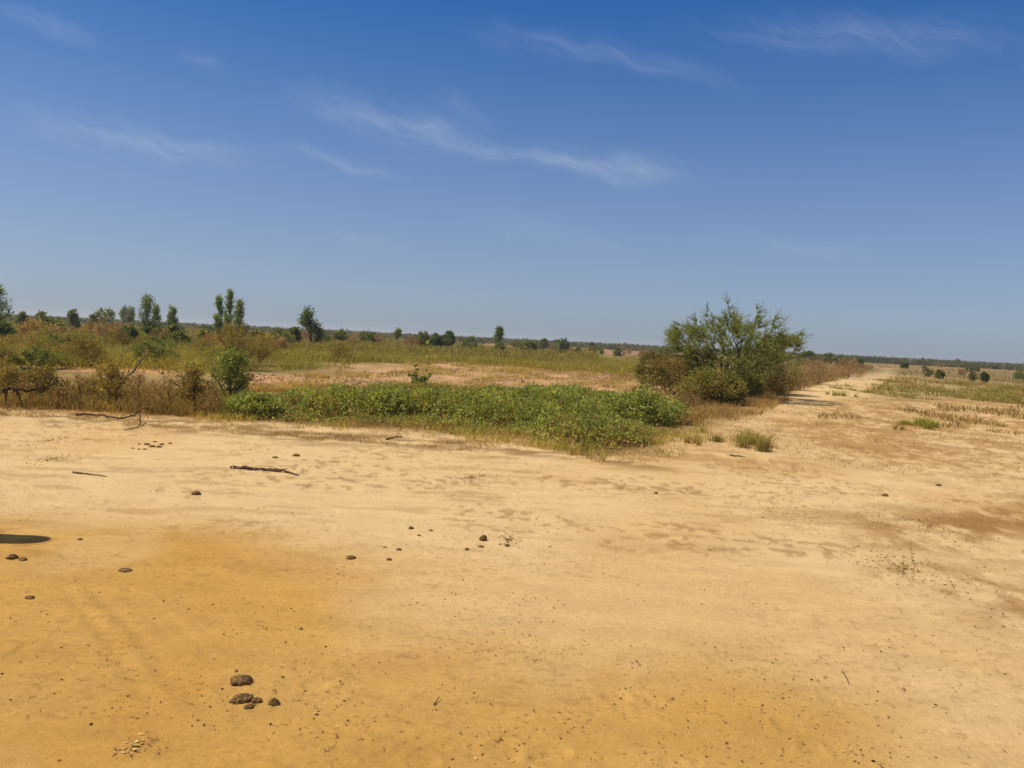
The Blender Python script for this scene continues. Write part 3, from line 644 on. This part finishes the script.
# sizeable bushes of the plain
for px, d, top, w, k, lb in [
    (46, 62, 311, 44, 'far_bush', 'broad olive bush on the far left plain'),
    (2, 46, 322, 24, 'dark_bush', 'dark brown-green bush at the left edge in the field'),
    (73, 95, 309, 13, 'far_bush', 'small hazy bush on the skyline left of the pale low tree'),
    (22, 100, 311, 12, 'far_bush', 'small bush on the skyline beside the tree cut by the left edge'),
    (93, 110, 313, 10, 'far_bush', 'tiny dark bush left of the pale low tree'),
    (129, 52, 327, 18, 'dark_bush', 'dark round bush in the field below the hazy pale tree'),
    (152, 60, 323, 22, 'dark_bush', 'dark bush in the field below the bright rounded tree'),
    (174, 60, 324, 12, 'far_bush', 'small olive bush in the field below the slim grey-green tree'),
    (205, 50, 330, 14, 'far_bush', 'small olive bush in the field left of the three pointed trees'),
    (259, 52, 330, 18, 'dark_bush', 'dark bush in the field right of the three pointed trees'),
    (295, 66, 326, 12, 'far_bush', 'olive bush at the left foot of the lobed dark tree'),
    (340, 90, 329, 20, 'far_bush', 'olive bush right of the lobed dark tree'),
    (368, 100, 330, 22, 'far_bush', 'low olive bush midway between the lobed tree and the dark bushes'),
    (424, 85, 331, 16, 'far_bush', 'grey-green bush left of the dark pair near the centre'),
    (436, 82, 334, 18, 'dark_bush', 'dark low bush in the cluster near the centre'),
    (449, 95, 331, 16, 'dark_bush', 'dark green round-topped bush in the cluster near the centre'),
    (470, 95, 336, 16, 'far_bush', 'grey bush at the right end of the cluster near the centre'),
    (544, 140, 338, 12, 'far_bush', 'small dark bush on the plain between the lone tree and the round bush'),
    (563, 130, 337, 17, 'dark_bush', 'round dark bush on the skyline right of the centre'),
    (593, 150, 341, 11, 'far_bush', 'small bush on the skyline right of the round dark bush'),
    (808, 120, 350, 18, 'dark_bush', 'dark bush on the skyline just beyond the large thorn bush'),
    (828, 130, 352, 16, 'far_bush', 'olive bush on the skyline above the grey dry row'),
    (842, 105, 356, 12, 'dark_bush', 'dark small bush left of the path end on the skyline'),
    (859, 100, 359, 11, 'dark_bush', 'dark small bush right beside the path end on the skyline'),
    (941, 75, 371, 7, 'far_bush', 'dark little bush on the pale plain to the right'),
    (986, 75, 373, 7, 'far_bush', 'dark little bush on the pale plain, rightmost'),
    (905, 120, 361, 9, 'far_bush', 'tiny bush on the plain just right of the path end'),
    (977, 140, 367, 8, 'far_bush', 'tiny bush on the right skyline')]:
    plant('scrub_bush', lb, 'bush', k, px, d, top, w*.85, group='bushes scattered over the plain')
# unnamed repeats over the plain
n_rep = 0
for _ in range(2500):
    if n_rep >= 130: break
    px = rng.uniform(-10, 1034); d = 1/rng.uniform(1/230, 1/48)
    x, y, z0, H, W = at_dist(px, d, 300, 10)
    if px > 640 and px < 790 and d < 80: continue
    if 860 < px < 905: continue
    if d < 75 and px > 300: continue
    H = rng.uniform(.6, 1.5) * (.65 if px > 880 else 1); W = H*rng.uniform(1.0, 1.9)
    k = ['far_bush', 'dark_bush', 'grey_dry'][rng.choice(3, p=[.6, .04, .36])]; sh = int(rng.integers(0, 3)); key = (k, 'r%d' % sh)
    if key not in _cache:
        sv = dict(KINDS[k]); KINDS[k] = dict(sv, L=.16, leaves=1500)
        Bw, Bl = plant_meshes(k, 2.2, 1.4); KINDS[k] = sv
        _cache[key] = (Bw.mesh('stem', BARK, True), Bl.mesh('foliage', LEAF), 2.2, 1.4)
    wd, lf, W0, H0 = _cache[key]
    e = link('plain_bush', None, (x, y, z0), rng.uniform(0, 2*PI), (W/W0, W/W0, H/H0))
    link('stem', wd, parent=e); link('foliage', lf, parent=e)
    side = 'left of the lobed dark tree' if px < 310 else ('between the lobed tree and the thorn bush' if px < 720 else 'right of the large thorn bush')
    lb = {'far_bush': 'low olive bush', 'dark_bush': 'low dark green bush', 'grey_dry': 'low grey dry bush'}[k]+' on the plain '+side
    tag(e, lb, 'bush', lb.replace('bush on', 'bushes on')); n_rep += 1

# shrubs in the weedy field on the left
_n = 0
for _ in range(400):
    if _n >= 46: break
    px = rng.uniform(-15, 345); d = 1/rng.uniform(1/60, 1/25)
    py = 338.5+(px-512)*.049+1286/d
    if 365 < py < 392: continue
    k = ['feathery', 'ygreen_bush', 'far_bush'][rng.choice(3, p=[.55, .3, .15])]; key = (k, 'f%d' % rng.integers(0, 3))
    if key not in _cache:
        sv = dict(KINDS[k]); KINDS[k] = dict(sv, L=.07, leaves=3000)
        Bw, Bl = plant_meshes(k, 1.6, 1.0); KINDS[k] = sv
        _cache[key] = (Bw.mesh('stem', BARK, True), Bl.mesh('foliage', LEAF), 1.6, 1.0)
    wd, lf, W0, H0 = _cache[key]; dr = ray(px, py); x, y = dr[0]*d, dr[1]*d
    H = rng.uniform(.55, 1.0); W = H*rng.uniform(1.3, 2.2)
    e = link('field_bush', None, (x, y, float(terr(x, y))), rng.uniform(0, 2*PI), (W/W0, W/W0, H/H0))
    link('stem', wd, parent=e); link('foliage', lf, parent=e); _n += 1
    lb = {'feathery': 'low brownish feathery bush', 'ygreen_bush': 'low yellow-green bush', 'far_bush': 'low olive leafy bush'}[k]+' among the weeds on the left'
    tag(e, lb, 'bush', lb.replace('bush among', 'bushes among'))

# distant scrub as one mass
def build_scrub():
    B = Buf(); n = 11000
    a = np.radians(rng.uniform(-42, 42, n)); r = 1/rng.uniform(1/2600, 1/200, n)
    x, y = np.sin(a)*r, np.cos(a)*r
    k = (fbm(x/90, y/90, 401, 3) > .40) | (r > 700); x, y, r = x[k], y[k], r[k]; n = len(x)
    H = rng.uniform(.5, 1.7, n)*(1+.4*sst(500, 1500, r)); W = H*rng.uniform(1.2, 3, n); m = 26
    p = rdir(n*m).reshape(n, m, 3)*rng.uniform(.3, 1, (n, m, 1))
    p = p*np.stack([W*.5, W*.5, H*.5], 1)[:, None]; p[..., 2] = np.abs(p[..., 2])*1.7+.05
    p += np.c_[x, y, terr(x, y)][:, None]
    pal = np.array([(.12, .12, .06), (.15, .13, .07), (.10, .11, .055), (.13, .14, .065), (.17, .14, .09)]); c = pal[rng.integers(0, len(pal), n)]*rng.uniform(.8, 1.25, (n, 1))
    c = np.repeat(c[:, None], m, 1).reshape(-1, 3)*rng.uniform(.75, 1.25, (n*m, 1))
    L = np.repeat(H*.5, m)
    leaves(B, p.reshape(-1, 3), rdir(n*m, .3), L, L*.6, c)
    o = link('distant_scrub', B.mesh('distant_scrub', LEAF)); tag(o, 'belt of dark scrub along the whole horizon', 'scrub', kind='stuff')
build_scrub()

# ------------------------------------------------------------------ single small plants
def tuft(label, px, py, hpx, wpx, n, pal, tip, bw=.010, lean=.7, stems=0):
    g = G(px, py); d = math.hypot(*g); B = Buf()
    W = wpx/F*d; H = hpx/F*d
    n = int(n*1.6); cc = rng.normal(0, 1, (7, 2))*[W*.24, W*.34]; ci = rng.integers(0, 7, n); hs = rng.uniform(.5, 1.1, 7)[ci]
    q = cc[ci]+rng.normal(0, 1, (n, 2))*W*.05; z = terr(g[0]+q[:, 0], g[1]+q[:, 1])-terr(*g)
    blades(B, np.c_[q, z], H*hs*rng.uniform(.3, 1, n), bw*.6, lean*1.7, vary(pal, n), vary(tip, n))
    m_ = n//3; q = cc[rng.integers(0, 7, m_)]+rng.normal(0, 1, (m_, 2))*W*.11; z = terr(g[0]+q[:, 0], g[1]+q[:, 1])-terr(*g)
    blades(B, np.c_[q, z], H*.22, bw*.6, 2.6, vary(STRAW+BROWN, m_), vary(STRAW+BROWN, m_))
    if stems:
        q = rng.normal(0, 1, (stems, 2))*W*.25; p = np.c_[q, 0*q[:, 0]]; e = p+np.c_[rng.normal(0, .12, (stems, 2))*H, H*rng.uniform(.9, 1.5, stems)]
        sticks(B, p, e, .004, .002, vary(STRAW+OLIVE, stems), 3)
    o = link('grass_tuft', B.mesh('grass_tuft', GRASS), (g[0], g[1], float(terr(*g)))); return tag(o, label, 'grass')
tuft('green and straw grass tuft on the sand below the large thorn bush', 740, 446, 20, 60, 420, YGREEN+STRAW+GREEN, YGREEN+STRAW, .016, .9, 5)
tuft('bright green grass tuft on the open ground right of the thorn bush', 917, 426, 13, 40, 420, GREEN+YGREEN, YGREEN, .018, .7)
tuft('small dry tuft between the green grass tufts', 900, 430, 9, 14, 60, STRAW+OLIVE, STRAW, .014, .8)
tuft('thin dry upright stems standing right of the grass tuft on the sand', 776, 432, 26, 12, 10, STRAW+BROWN, STRAW, .008, .3)
tuft('low green tuft at the edge of the path beyond the thorn bush', 843, 396, 8, 20, 120, YGREEN+GREEN, YGREEN, .025, .7)
tuft('small dry tuft at the right tip of the leafy strip', 690, 443, 12, 16, 90, STRAW+BROWN+OLIVE, STRAW, .012, .6)

def seedling(name, label, px, py, hpx, leafL, pal, nl=14, wood=(.16, .12, .05), spread=.25, stems=1):
    g = G(px, py); d = math.hypot(*g); H = hpx/F*d
    e = link(name, None, (g[0], g[1], float(terr(*g)))); Bw, Bl = Buf(), Buf()
    for s in range(stems):
        p = np.array([rng.normal(0, .03*H*s), rng.normal(0, .03*H*s), -.01]); dr = unit(np.array([rng.normal(0, spread*(s > 0)+.05), rng.normal(0, spread*(s > 0)+.05), 1])); hh = H*(1 if s == 0 else rng.uniform(.5, .85))
        for j in range(6):
            q = p+dr*hh/6; dr = unit(dr+rng.normal(0, .08, 3)); sticks(Bw, p[None], q[None], .012*H*(1-j/8), .012*H*(1-(j+1)/8), np.array(wood), 4)
            k = max(1, nl//6); a = rng.uniform(0, 2*PI, k); ld = unit(np.c_[np.cos(a), np.sin(a), rng.uniform(.2, .9, k)])
            leaves(Bl, np.repeat(q[None], k, 0), ld, leafL*rng.uniform(.7, 1.2, k), leafL*.5, vary(pal, k)); p = q
    link('stem', Bw.mesh('stem', BARK, True), parent=e); link('foliage', Bl.mesh('foliage', LEAF), parent=e)
    return tag(e, label, 'plant')
seedling('sapling', 'slender sapling with pale green leaves standing up from the bare reddish field', 424, 384, 41, .16, PALEG+GREEN, 18)
seedling('broad_leaf_plant', 'bushy grey-green broad-leaved plant at the foot of the slender sapling', 417, 386, 24, .13, PALEG+PALEG+DKGREEN, 48, spread=.6, stems=7)
seedling('broad_leaf_plant', 'pale green broad-leaved plant beside the rusty brown bush', 646, 390, 28, .17, PALEG, 24, spread=.5, stems=4)
seedling('seedling', 'tiny upright seedling alone on the brown patch of sand at the right', 912, 563, 19, .022, OLIVE+GREEN, 14)
seedling('seedling', 'tiny dry seedling left of the upright one on the brown patch', 904, 567, 10, .02, BROWN+OLIVE, 12)
seedling('seedling', 'thin dry sprig on the sand near the right edge', 1003, 617, 7, .02, BROWN, 8)

# ------------------------------------------------------------------ dead wood
def branch(name, label, paths, r, col=(.055, .035, .022), cat='dead branch'):
    "paths: lists of (px, py, lift m); py is where the point touches or hangs over the ground"
    g0 = G(paths[0][0][0], paths[0][0][1]); z0 = float(terr(*g0)); B = Buf()
    for pi, path in enumerate(paths):
        pts = []
        for px, py, lf in path:
            g = G(px, py); pts.append([g[0]-g0[0], g[1]-g0[1], float(terr(*g))-z0+lf])
        pts = np.array(pts); t = np.linspace(0, len(pts)-1, len(pts)*5)
        q = np.stack([np.interp(t, range(len(pts)), pts[:, k]) for k in range(3)], 1)
        for _ in range(2): q[1:-1] = (q[:-2]+2*q[1:-1]+q[2:])/4
        q += rng.normal(0, r*.35, q.shape); q[:, 2] = np.maximum(q[:, 2], pts[:, 2].min())
        rr = np.linspace(r, r*.35, len(q))*(1 if pi == 0 else .6)*rng.uniform(.8, 1.2, len(q))
        sticks(B, q[:-1], q[1:], rr[:-1], rr[1:], np.array(col)*rng.uniform(.8, 1.3, (len(q)-1, 1)), 7)
    o = link(name, B.mesh(name, BARK, True), (g0[0], g0[1], z0)); return tag(o, label, cat)
branch('dead_branch', 'dark forked dead branch lying by the bushes near the left edge', [[(2, 409, .28), (8, 409, .36), (16, 409, .33), (26, 409, .32), (40, 408.5, .34), (58, 408, .46)], [(12, 409, .35), (19, 409, .24), (22, 409, .08), (23, 409, .0)], [(6, 409, .34), (5, 409, .15), (9, 411, .0)]], .032)
branch('dead_branch', 'curved dark dead branch lying at the edge of the sand', [[(76, 416, .02), (100, 417, .03), (118, 421, .04), (132, 423, .10), (144, 421, .22), (153, 421, .14)], [(140, 422, .14), (141, 427, .02), (124, 431, .01)]], .019)
branch('dead_branch', 'thin dead branch slanting down from the brown bushes to the sand', [[(55, 400, .42), (68, 406, .22), (82, 412, .04)]], .018, (.09, .06, .035))
branch('dead_branch', 'long grey-brown dead bough leaning up out of the bushes on the left', [[(112, 408, .25), (124, 408, .52), (138, 408, .80), (152, 408, 1.12)], [(122, 408, .50), (112, 408, .75), (106, 408, .8)]], .028, (.16, .11, .06))
branch('dead_branch', 'thin dead bough leaning right beside the olive dry bush', [[(168, 410, .55), (180, 410, .42), (191, 412, .22)]], .016, (.08, .055, .035))
branch('stick', 'dark flat stick lying on the open sand on the left', [[(231, 468, .008), (250, 470, .012), (268, 471, .012), (290, 473, .01), (298, 476, .006)], [(262, 470, .012), (287, 470, .008)]], .02, (.085, .05, .028), 'stick')
branch('stick', 'small thin stick on the sand left of the dark flat stick', [[(73, 473, .006), (90, 475, .008), (107, 477, .005)]], .010, (.11, .065, .035), 'stick')
branch('stick', 'short dark stick at the edge of the creeper strip', [[(386, 440, .01), (396, 438, .02), (403, 437, .01)]], .012, (.07, .04, .025), 'stick')
branch('stick', 'short dark stick below the grass tuft on the sand', [[(730, 456, .01), (738, 457, .015), (745, 457.5, .01)]], .012, (.07, .045, .025), 'stick')
branch('stick', 'tiny dark twig on the near sand right of the dung lumps', [[(434, 706, .004), (437, 702, .01), (440, 699, .012)]], .003, (.05, .03, .02), 'stick')
branch('stick', 'thin reddish twig on the near right sand', [[(842, 672, .004), (846, 678, .008), (849, 685, .004)]], .003, (.12, .06, .03), 'stick')

# ------------------------------------------------------------------ dung
import bmesh
def lump(label, px, py, wpx, hr=.6, group=None, asp=1.2, name='dung_lump'):
    g = G(px, py+wpx*.15); d = math.hypot(*g); W = wpx*.9/F*d
    bm = bmesh.new(); bmesh.ops.create_icosphere(bm, subdivisions=4 if wpx > 7 else 3, radius=.5)
    ox, oy = rng.uniform(0, 50, 2)
    co = np.array([v.co[:] for v in bm.verts])
    n = fbm(co[:, 0]*2+ox+co[:, 2], co[:, 1]*2+oy-co[:, 2]*.8, 7, 4)
    n2 = fbm(co[:, 0]*9+oy+4*co[:, 2], co[:, 1]*9+ox+3*co[:, 2], 9, 3)
    co *= (.50+.65*n+.52*n2)[:, None]
    co *= [W, W/asp, W*hr]; co[:, 2] = np.where(co[:, 2] < 0, co[:, 2]*.5, co[:, 2]); co[:, 2] += W*hr*.14
    for v, c in zip(bm.verts, co): v.co = c
    me = bpy.data.meshes.new(name); bm.to_mesh(me); bm.free()
    for p in me.polygons: p.use_smooth = True
    me.materials.append(CLOD)
    o = link(name, me, (g[0], g[1], float(terr(*g))), rng.uniform(-.5, .5)); tag(o, label, 'dung', group); return o
for a in [
    ('round dark brown dung lump, topmost of the near pile', 242, 679, 21, .5),
    ('largest flattened dung lump in the middle of the near pile', 243, 697, 22, .45),
    ('small dung lump touching the right side of the largest one', 257, 700, 11, .6),
    ('small broken dung lump just below the largest one', 249, 706, 10, .5),
    ('small round dung lump apart to the right of the near pile', 274, 703, 11, .8)]:
    lump(*a, group='dung lumps in the near pile')
for a in [
    ('single dark dung lump on the open sand below the flat stick', 196, 493, 9, .6),
    ('single dark dung lump left of the middle of the sand', 351, 557, 10, .45),
    ('small dark dung lump above the scattered bits in the middle of the sand', 411, 528, 6, .7),
    ('upright dung lump in the centre of the sand', 483, 539, 8, 1.1),
    ('flat dung bit just below the upright lump', 481, 546, 6, .4),
    ('small dung bit left of the upright lump', 467, 549, 5, .6),
    ('small dung bit right of the upright lump', 507, 545, 6, .6),
    ('faint little dung bit between the upright lump and the one on its right', 500, 544, 3, .5),
    ('dark dung bit lowest of the scattered middle bits', 389, 559, 6, .5),
    ('larger dung crumb among the scattered middle bits', 399, 549, 6, .5),
    ('small dung crumb left in the scattered middle bits', 385, 547, 4, .5),
    ('dung crumb top right of the scattered middle bits', 431, 530, 5, .4),
    ('tiny dung crumb below the small dark lump', 419, 535, 4, .5),
    ('dark dung lump under the shadow at the left edge', 12, 557, 9, .6),
    ('small dung lump right of the one under the left shadow', 23, 559, 7, .5),
    ('reddish crumbled dung lump on the left sand', 125, 569, 12, .3),
    ('small dung lump on the near left sand', 30, 597, 8, .45),
    ('tiny dung crumb on the near left sand above the reddish lump', 80, 539, 5, .5),
    ('dark clod on the sand right of the flat stick top', 296, 455, 7, .5),
    ('small clod left of the dark clod near the flat stick', 275, 457, 6, .4),
    ('dark clod on the right sand below the green tuft', 885, 495, 6, .6),
    ('small clod right of the dark clod on the right sand', 938, 485, 5, .5),
    ('little clod alone on the pale sand below the creeper strip end', 656, 493, 4, .8)]:
    lump(*a, group='dung lumps scattered on the sand')
k = 0
WH = ['leftmost and lowest', 'left and tiny', 'low', 'low middle', 'largest', 'topmost', 'right middle', 'rightmost', 'upper left', 'flat lower right']
for px, py, w in ((133, 448, 3), (139, 449, 3), (139, 444, 3), (145, 449, 3.5), (152, 446, 6), (155, 441.5, 4), (162, 444, 5), (170, 443, 4), (147, 444, 5), (159, 446.5, 5)):
    lump(WH[k]+' dark clod in the small clod heap near the curved branch', px, py, w, .5, 'clods in the heap near the curved branch'); k += 1

# dark flat remains on the sand
def crumbs(label, px, py, wpx, n):
    g = G(px, py); d = math.hypot(*g); W = wpx/F*d; B = Buf()
    n = int(n*1.3); q = rng.normal(0, 1, (n, 2))*[W*.28, W*.5]*(1+.5*rng.normal(0, 1, (n, 1))); p = np.c_[q, terr(g[0]+q[:, 0], g[1]+q[:, 1])-terr(*g)+.006]
    L = rng.uniform(.006, .03, n); leaves(B, p, unit(np.c_[rng.normal(0, 1, (n, 2)), rng.uniform(0, .12, n)]), L, L*.35, vary(BROWN+STRAW+[(.07, .04, .02)], n, .3), .03)
    o = link('dry_debris', B.mesh('dry_debris', DRY), (g[0], g[1], float(terr(*g)))); tag(o, label, 'debris', kind='stuff')
crumbs('patch of dark plant debris on the left sand, nearer the bushes', 48, 441, 44, 420)
crumbs('patch of dark plant debris on the left sand, lower one', 52, 459, 34, 260)
crumbs('patch of dark plant debris on the sand below the leafy strip', 472, 478, 42, 300)
crumbs('streak of plant debris right of the upright dung lump', 508, 540, 28, 120)
crumbs('streak of plant debris on the left sand beside the clod heap', 250, 450, 60, 160)
crumbs('brown plant debris around the seedling', 905, 569, 80, 500)
crumbs('brown plant debris on the upper right sand patch', 930, 528, 130, 800)
crumbs('thin plant debris on the sand in the right middle', 770, 512, 110, 300)
crumbs('plant debris on the near sand at the bottom', 135, 748, 26, 60)

# made-up post, unseen beyond the left edge, added to cast a shadow into view
SUN_EL, SUN_AZ = math.radians(54), math.radians(-92)      # azimuth from +Y, negative = left
sd = np.array([math.sin(SUN_AZ)*math.cos(SUN_EL), math.cos(SUN_AZ)*math.cos(SUN_EL), math.sin(SUN_EL)])
def post():
    tipg = G(42, 540); hgt = 1.25; e = tipg + sd[:2]/sd[2]*hgt
    B = Buf(); z = np.array([-.2, 0, .3, .6, .9, 1.08, 1.17, 1.22, 1.245]); r = np.array([.15, .15, .14, .14, .135, .13, .11, .07, .01])
    p = np.c_[.02*np.sin(z*3), .015*np.cos(z*4), z]
    sticks(B, p[:-1], p[1:], r[:-1], r[1:], np.array([.16, .12, .08]), 14)
    o = link('shadow_caster_post', B.mesh('shadow_caster_post', BARK, True), (e[0], e[1], float(terr(*e))))
    tag(o, 'unseen round-topped post added beyond the left edge to cast a shadow on the sand', 'post')
post()

# ------------------------------------------------------------------ light, sky, air
sl = bpy.data.lights.new('sun', 'SUN'); sl.energy = 4.5; sl.angle = math.radians(.55); sl.color = (1, .955, .88)
so = bpy.data.objects.new('sun', sl); COL.objects.link(so); so.location = (0, 0, 50)
so.rotation_euler = Vector(sd).to_track_quat('Z', 'Y').to_euler()

w = bpy.data.worlds.new('World'); scene.world = w; w.use_nodes = True; nt = w.node_tree; N, L = nt.nodes, nt.links; N.clear()
out = N.new('ShaderNodeOutputWorld'); bg = N.new('ShaderNodeBackground'); bg.inputs[1].default_value = .1
sky = N.new('ShaderNodeTexSky'); sky.sky_type = 'NISHITA'; sky.sun_disc = False
sky.sun_elevation = SUN_EL; sky.sun_rotation = SUN_AZ; sky.altitude = 50; sky.air_density = 1.0; sky.dust_density = .45; sky.ozone_density = 4.0
tc = N.new('ShaderNodeTexCoord'); sep = N.new('ShaderNodeSeparateXYZ'); L.new(tc.outputs['Generated'], sep.inputs[0])
def M(op, a, b=None, c=None, clamp=False):
    n = N.new('ShaderNodeMath'); n.operation = op; n.use_clamp = clamp
    for i, v in enumerate((a, b, c)):
        if v is None: continue
        if isinstance(v, (int, float)): n.inputs[i].default_value = v
        else: L.new(v, n.inputs[i])
    return n.outputs[0]
ysafe = M('MAXIMUM', sep.outputs[1], .05); U = M('DIVIDE', sep.outputs[0], ysafe); V = M('DIVIDE', sep.outputs[2], ysafe)
def noise(scale, det, vx, vy, rough=.6):
    cb = N.new('ShaderNodeCombineXYZ'); L.new(vx, cb.inputs[0]); L.new(vy, cb.inputs[1])
    n = N.new('ShaderNodeTexNoise'); n.inputs['Scale'].default_value = scale; n.inputs['Detail'].default_value = det; n.inputs['Roughness'].default_value = rough
    L.new(cb.outputs[0], n.inputs['Vector']); return n.outputs['Fac']
wu = M('MULTIPLY', M('SUBTRACT', noise(5, 3, U, V), .5), .10); wv = M('MULTIPLY', M('SUBTRACT', noise(6, 3, V, U), .5), .07)
Uw = M('ADD', U, wu); Vw = M('ADD', V, wv)
def duv(px, py):
    d = R3 @ np.array([(px-CX)/F, -(py-CY)/F, -1.0]); return d[0]/d[1], d[2]/d[1]
total = None
# each wisp of cirrus: two ends, half width (px), strength
for (x0, y0, x1, y1, wd, s) in [
    (60, 118, 225, 158, 12, .50), (285, 150, 395, 174, 7, .45), (20, 125, 130, 150, 16, .28),
    (300, 98, 440, 135, 17, .50), (400, 118, 545, 155, 11, .60), (540, 152, 675, 178, 13, .62), (440, 100, 490, 115, 10, .22),
    (505, 40, 690, 72, 13, .35), (740, 30, 985, 45, 20, .40), (-20, -2, 95, 42, 12, .35), (195, 45, 225, 72, 10, .22),
    (345, 236, 400, 246, 7, .28), (470, 212, 620, 250, 16, .22), (730, 240, 850, 256, 10, .20), (150, 135, 260, 150, 10, .22)]:
    a = np.array(duv(x0, y0)); b = np.array(duv(x1, y1)); c = (a+b)/2; e = b-a; hl = np.linalg.norm(e)/2; e = e/(2*hl); wv_ = .8*wd/F
    du = M('SUBTRACT', Uw, float(c[0])); dv = M('SUBTRACT', Vw, float(c[1]))
    al = M('ADD', M('MULTIPLY', du, float(e[0])), M('MULTIPLY', dv, float(e[1])))
    ac = M('SUBTRACT', M('MULTIPLY', dv, float(e[0])), M('MULTIPLY', du, float(e[1])))
    q = M('ADD', M('POWER', M('ABSOLUTE', M('DIVIDE', al, hl*1.05)), 2.6), M('POWER', M('ABSOLUTE', M('DIVIDE', ac, wv_)), 2.0))
    g = M('MULTIPLY', M('EXPONENT', M('MULTIPLY', q, -1.0)), s)
    total = g if total is None else M('ADD', total, g)
fib = noise(9, 6, M('ADD', M('MULTIPLY', Uw, .9), M('MULTIPLY', Vw, .25)), M('ADD', M('MULTIPLY', Vw, 5.5), M('MULTIPLY', Uw, 1.3)), .65)
fr = N.new('ShaderNodeMapRange'); L.new(fib, fr.inputs[0]); fr.inputs[1].default_value = .36; fr.inputs[2].default_value = .68; fr.inputs[3].default_value = .15; fr.inputs[4].default_value = 1.15
cm = M('MULTIPLY', M('MULTIPLY', total, .66), fr.outputs[0], clamp=True); cm = M('MULTIPLY', cm, M('GREATER_THAN', sep.outputs[1], .05))
sc_ = N.new('ShaderNodeSeparateColor'); L.new(sky.outputs[0], sc_.inputs[0]); cc_ = N.new('ShaderNodeCombineColor')
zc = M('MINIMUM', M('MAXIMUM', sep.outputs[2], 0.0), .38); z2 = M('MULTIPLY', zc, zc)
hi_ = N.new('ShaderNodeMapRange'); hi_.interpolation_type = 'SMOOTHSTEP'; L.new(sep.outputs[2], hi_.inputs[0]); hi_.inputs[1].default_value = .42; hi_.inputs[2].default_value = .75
for k_, (a_, b_, c_, w_) in enumerate(((2.558, -16.324, -.895, 1.8), (.747, -5.489, -.665, 1.3), (.221, -.789, -.355, .88))):      # dusty air low down, deep blue higher up; warmth added overhead to neutralise shadows
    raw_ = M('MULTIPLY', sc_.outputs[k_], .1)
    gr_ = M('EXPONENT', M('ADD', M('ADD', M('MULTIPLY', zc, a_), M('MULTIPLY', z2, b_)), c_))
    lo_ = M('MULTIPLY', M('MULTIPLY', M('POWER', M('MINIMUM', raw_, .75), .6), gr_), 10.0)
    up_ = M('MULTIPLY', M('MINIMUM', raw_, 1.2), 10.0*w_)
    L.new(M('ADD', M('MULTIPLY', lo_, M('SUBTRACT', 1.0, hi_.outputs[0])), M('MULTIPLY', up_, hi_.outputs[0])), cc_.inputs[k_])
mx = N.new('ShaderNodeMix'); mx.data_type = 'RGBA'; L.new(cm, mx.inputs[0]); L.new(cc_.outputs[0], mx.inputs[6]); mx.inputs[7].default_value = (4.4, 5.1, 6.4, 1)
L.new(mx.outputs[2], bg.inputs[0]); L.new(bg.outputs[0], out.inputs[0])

def haze():
    B = Buf(); s = 4600.0; z0, z1 = -2.0, 14.0
    v = [(x, y, z) for z in (z0, z1) for y in (-s, s) for x in (-s, s)]
    B.add(v, [[0, 2, 3, 1], [4, 5, 7, 6], [0, 1, 5, 4], [2, 6, 7, 3], [0, 4, 6, 2], [1, 3, 7, 5]], np.ones(3))
    m, nt, N, L = new_mat('haze_air'); out = N.new('ShaderNodeOutputMaterial'); pv = N.new('ShaderNodeVolumePrincipled')
    pv.inputs['Color'].default_value = (.88, .92, .92, 1); pv.inputs['Density'].default_value = HAZE; pv.inputs['Anisotropy'].default_value = .2
    L.new(pv.outputs[0], out.inputs['Volume'])
    o = link('haze', B.mesh('haze', m)); o['kind'] = 'stuff'; tag(o, 'pale dusty haze over the distant plain', 'haze')
HAZE = .0005
import os
haze()

vs = scene.view_settings; vs.view_transform = 'Standard'; vs.look = 'None'; vs.exposure = .06; vs.gamma = 1
scene.cycles.max_bounces = 6; scene.cycles.transparent_max_bounces = 4; scene.cycles.volume_bounces = 0
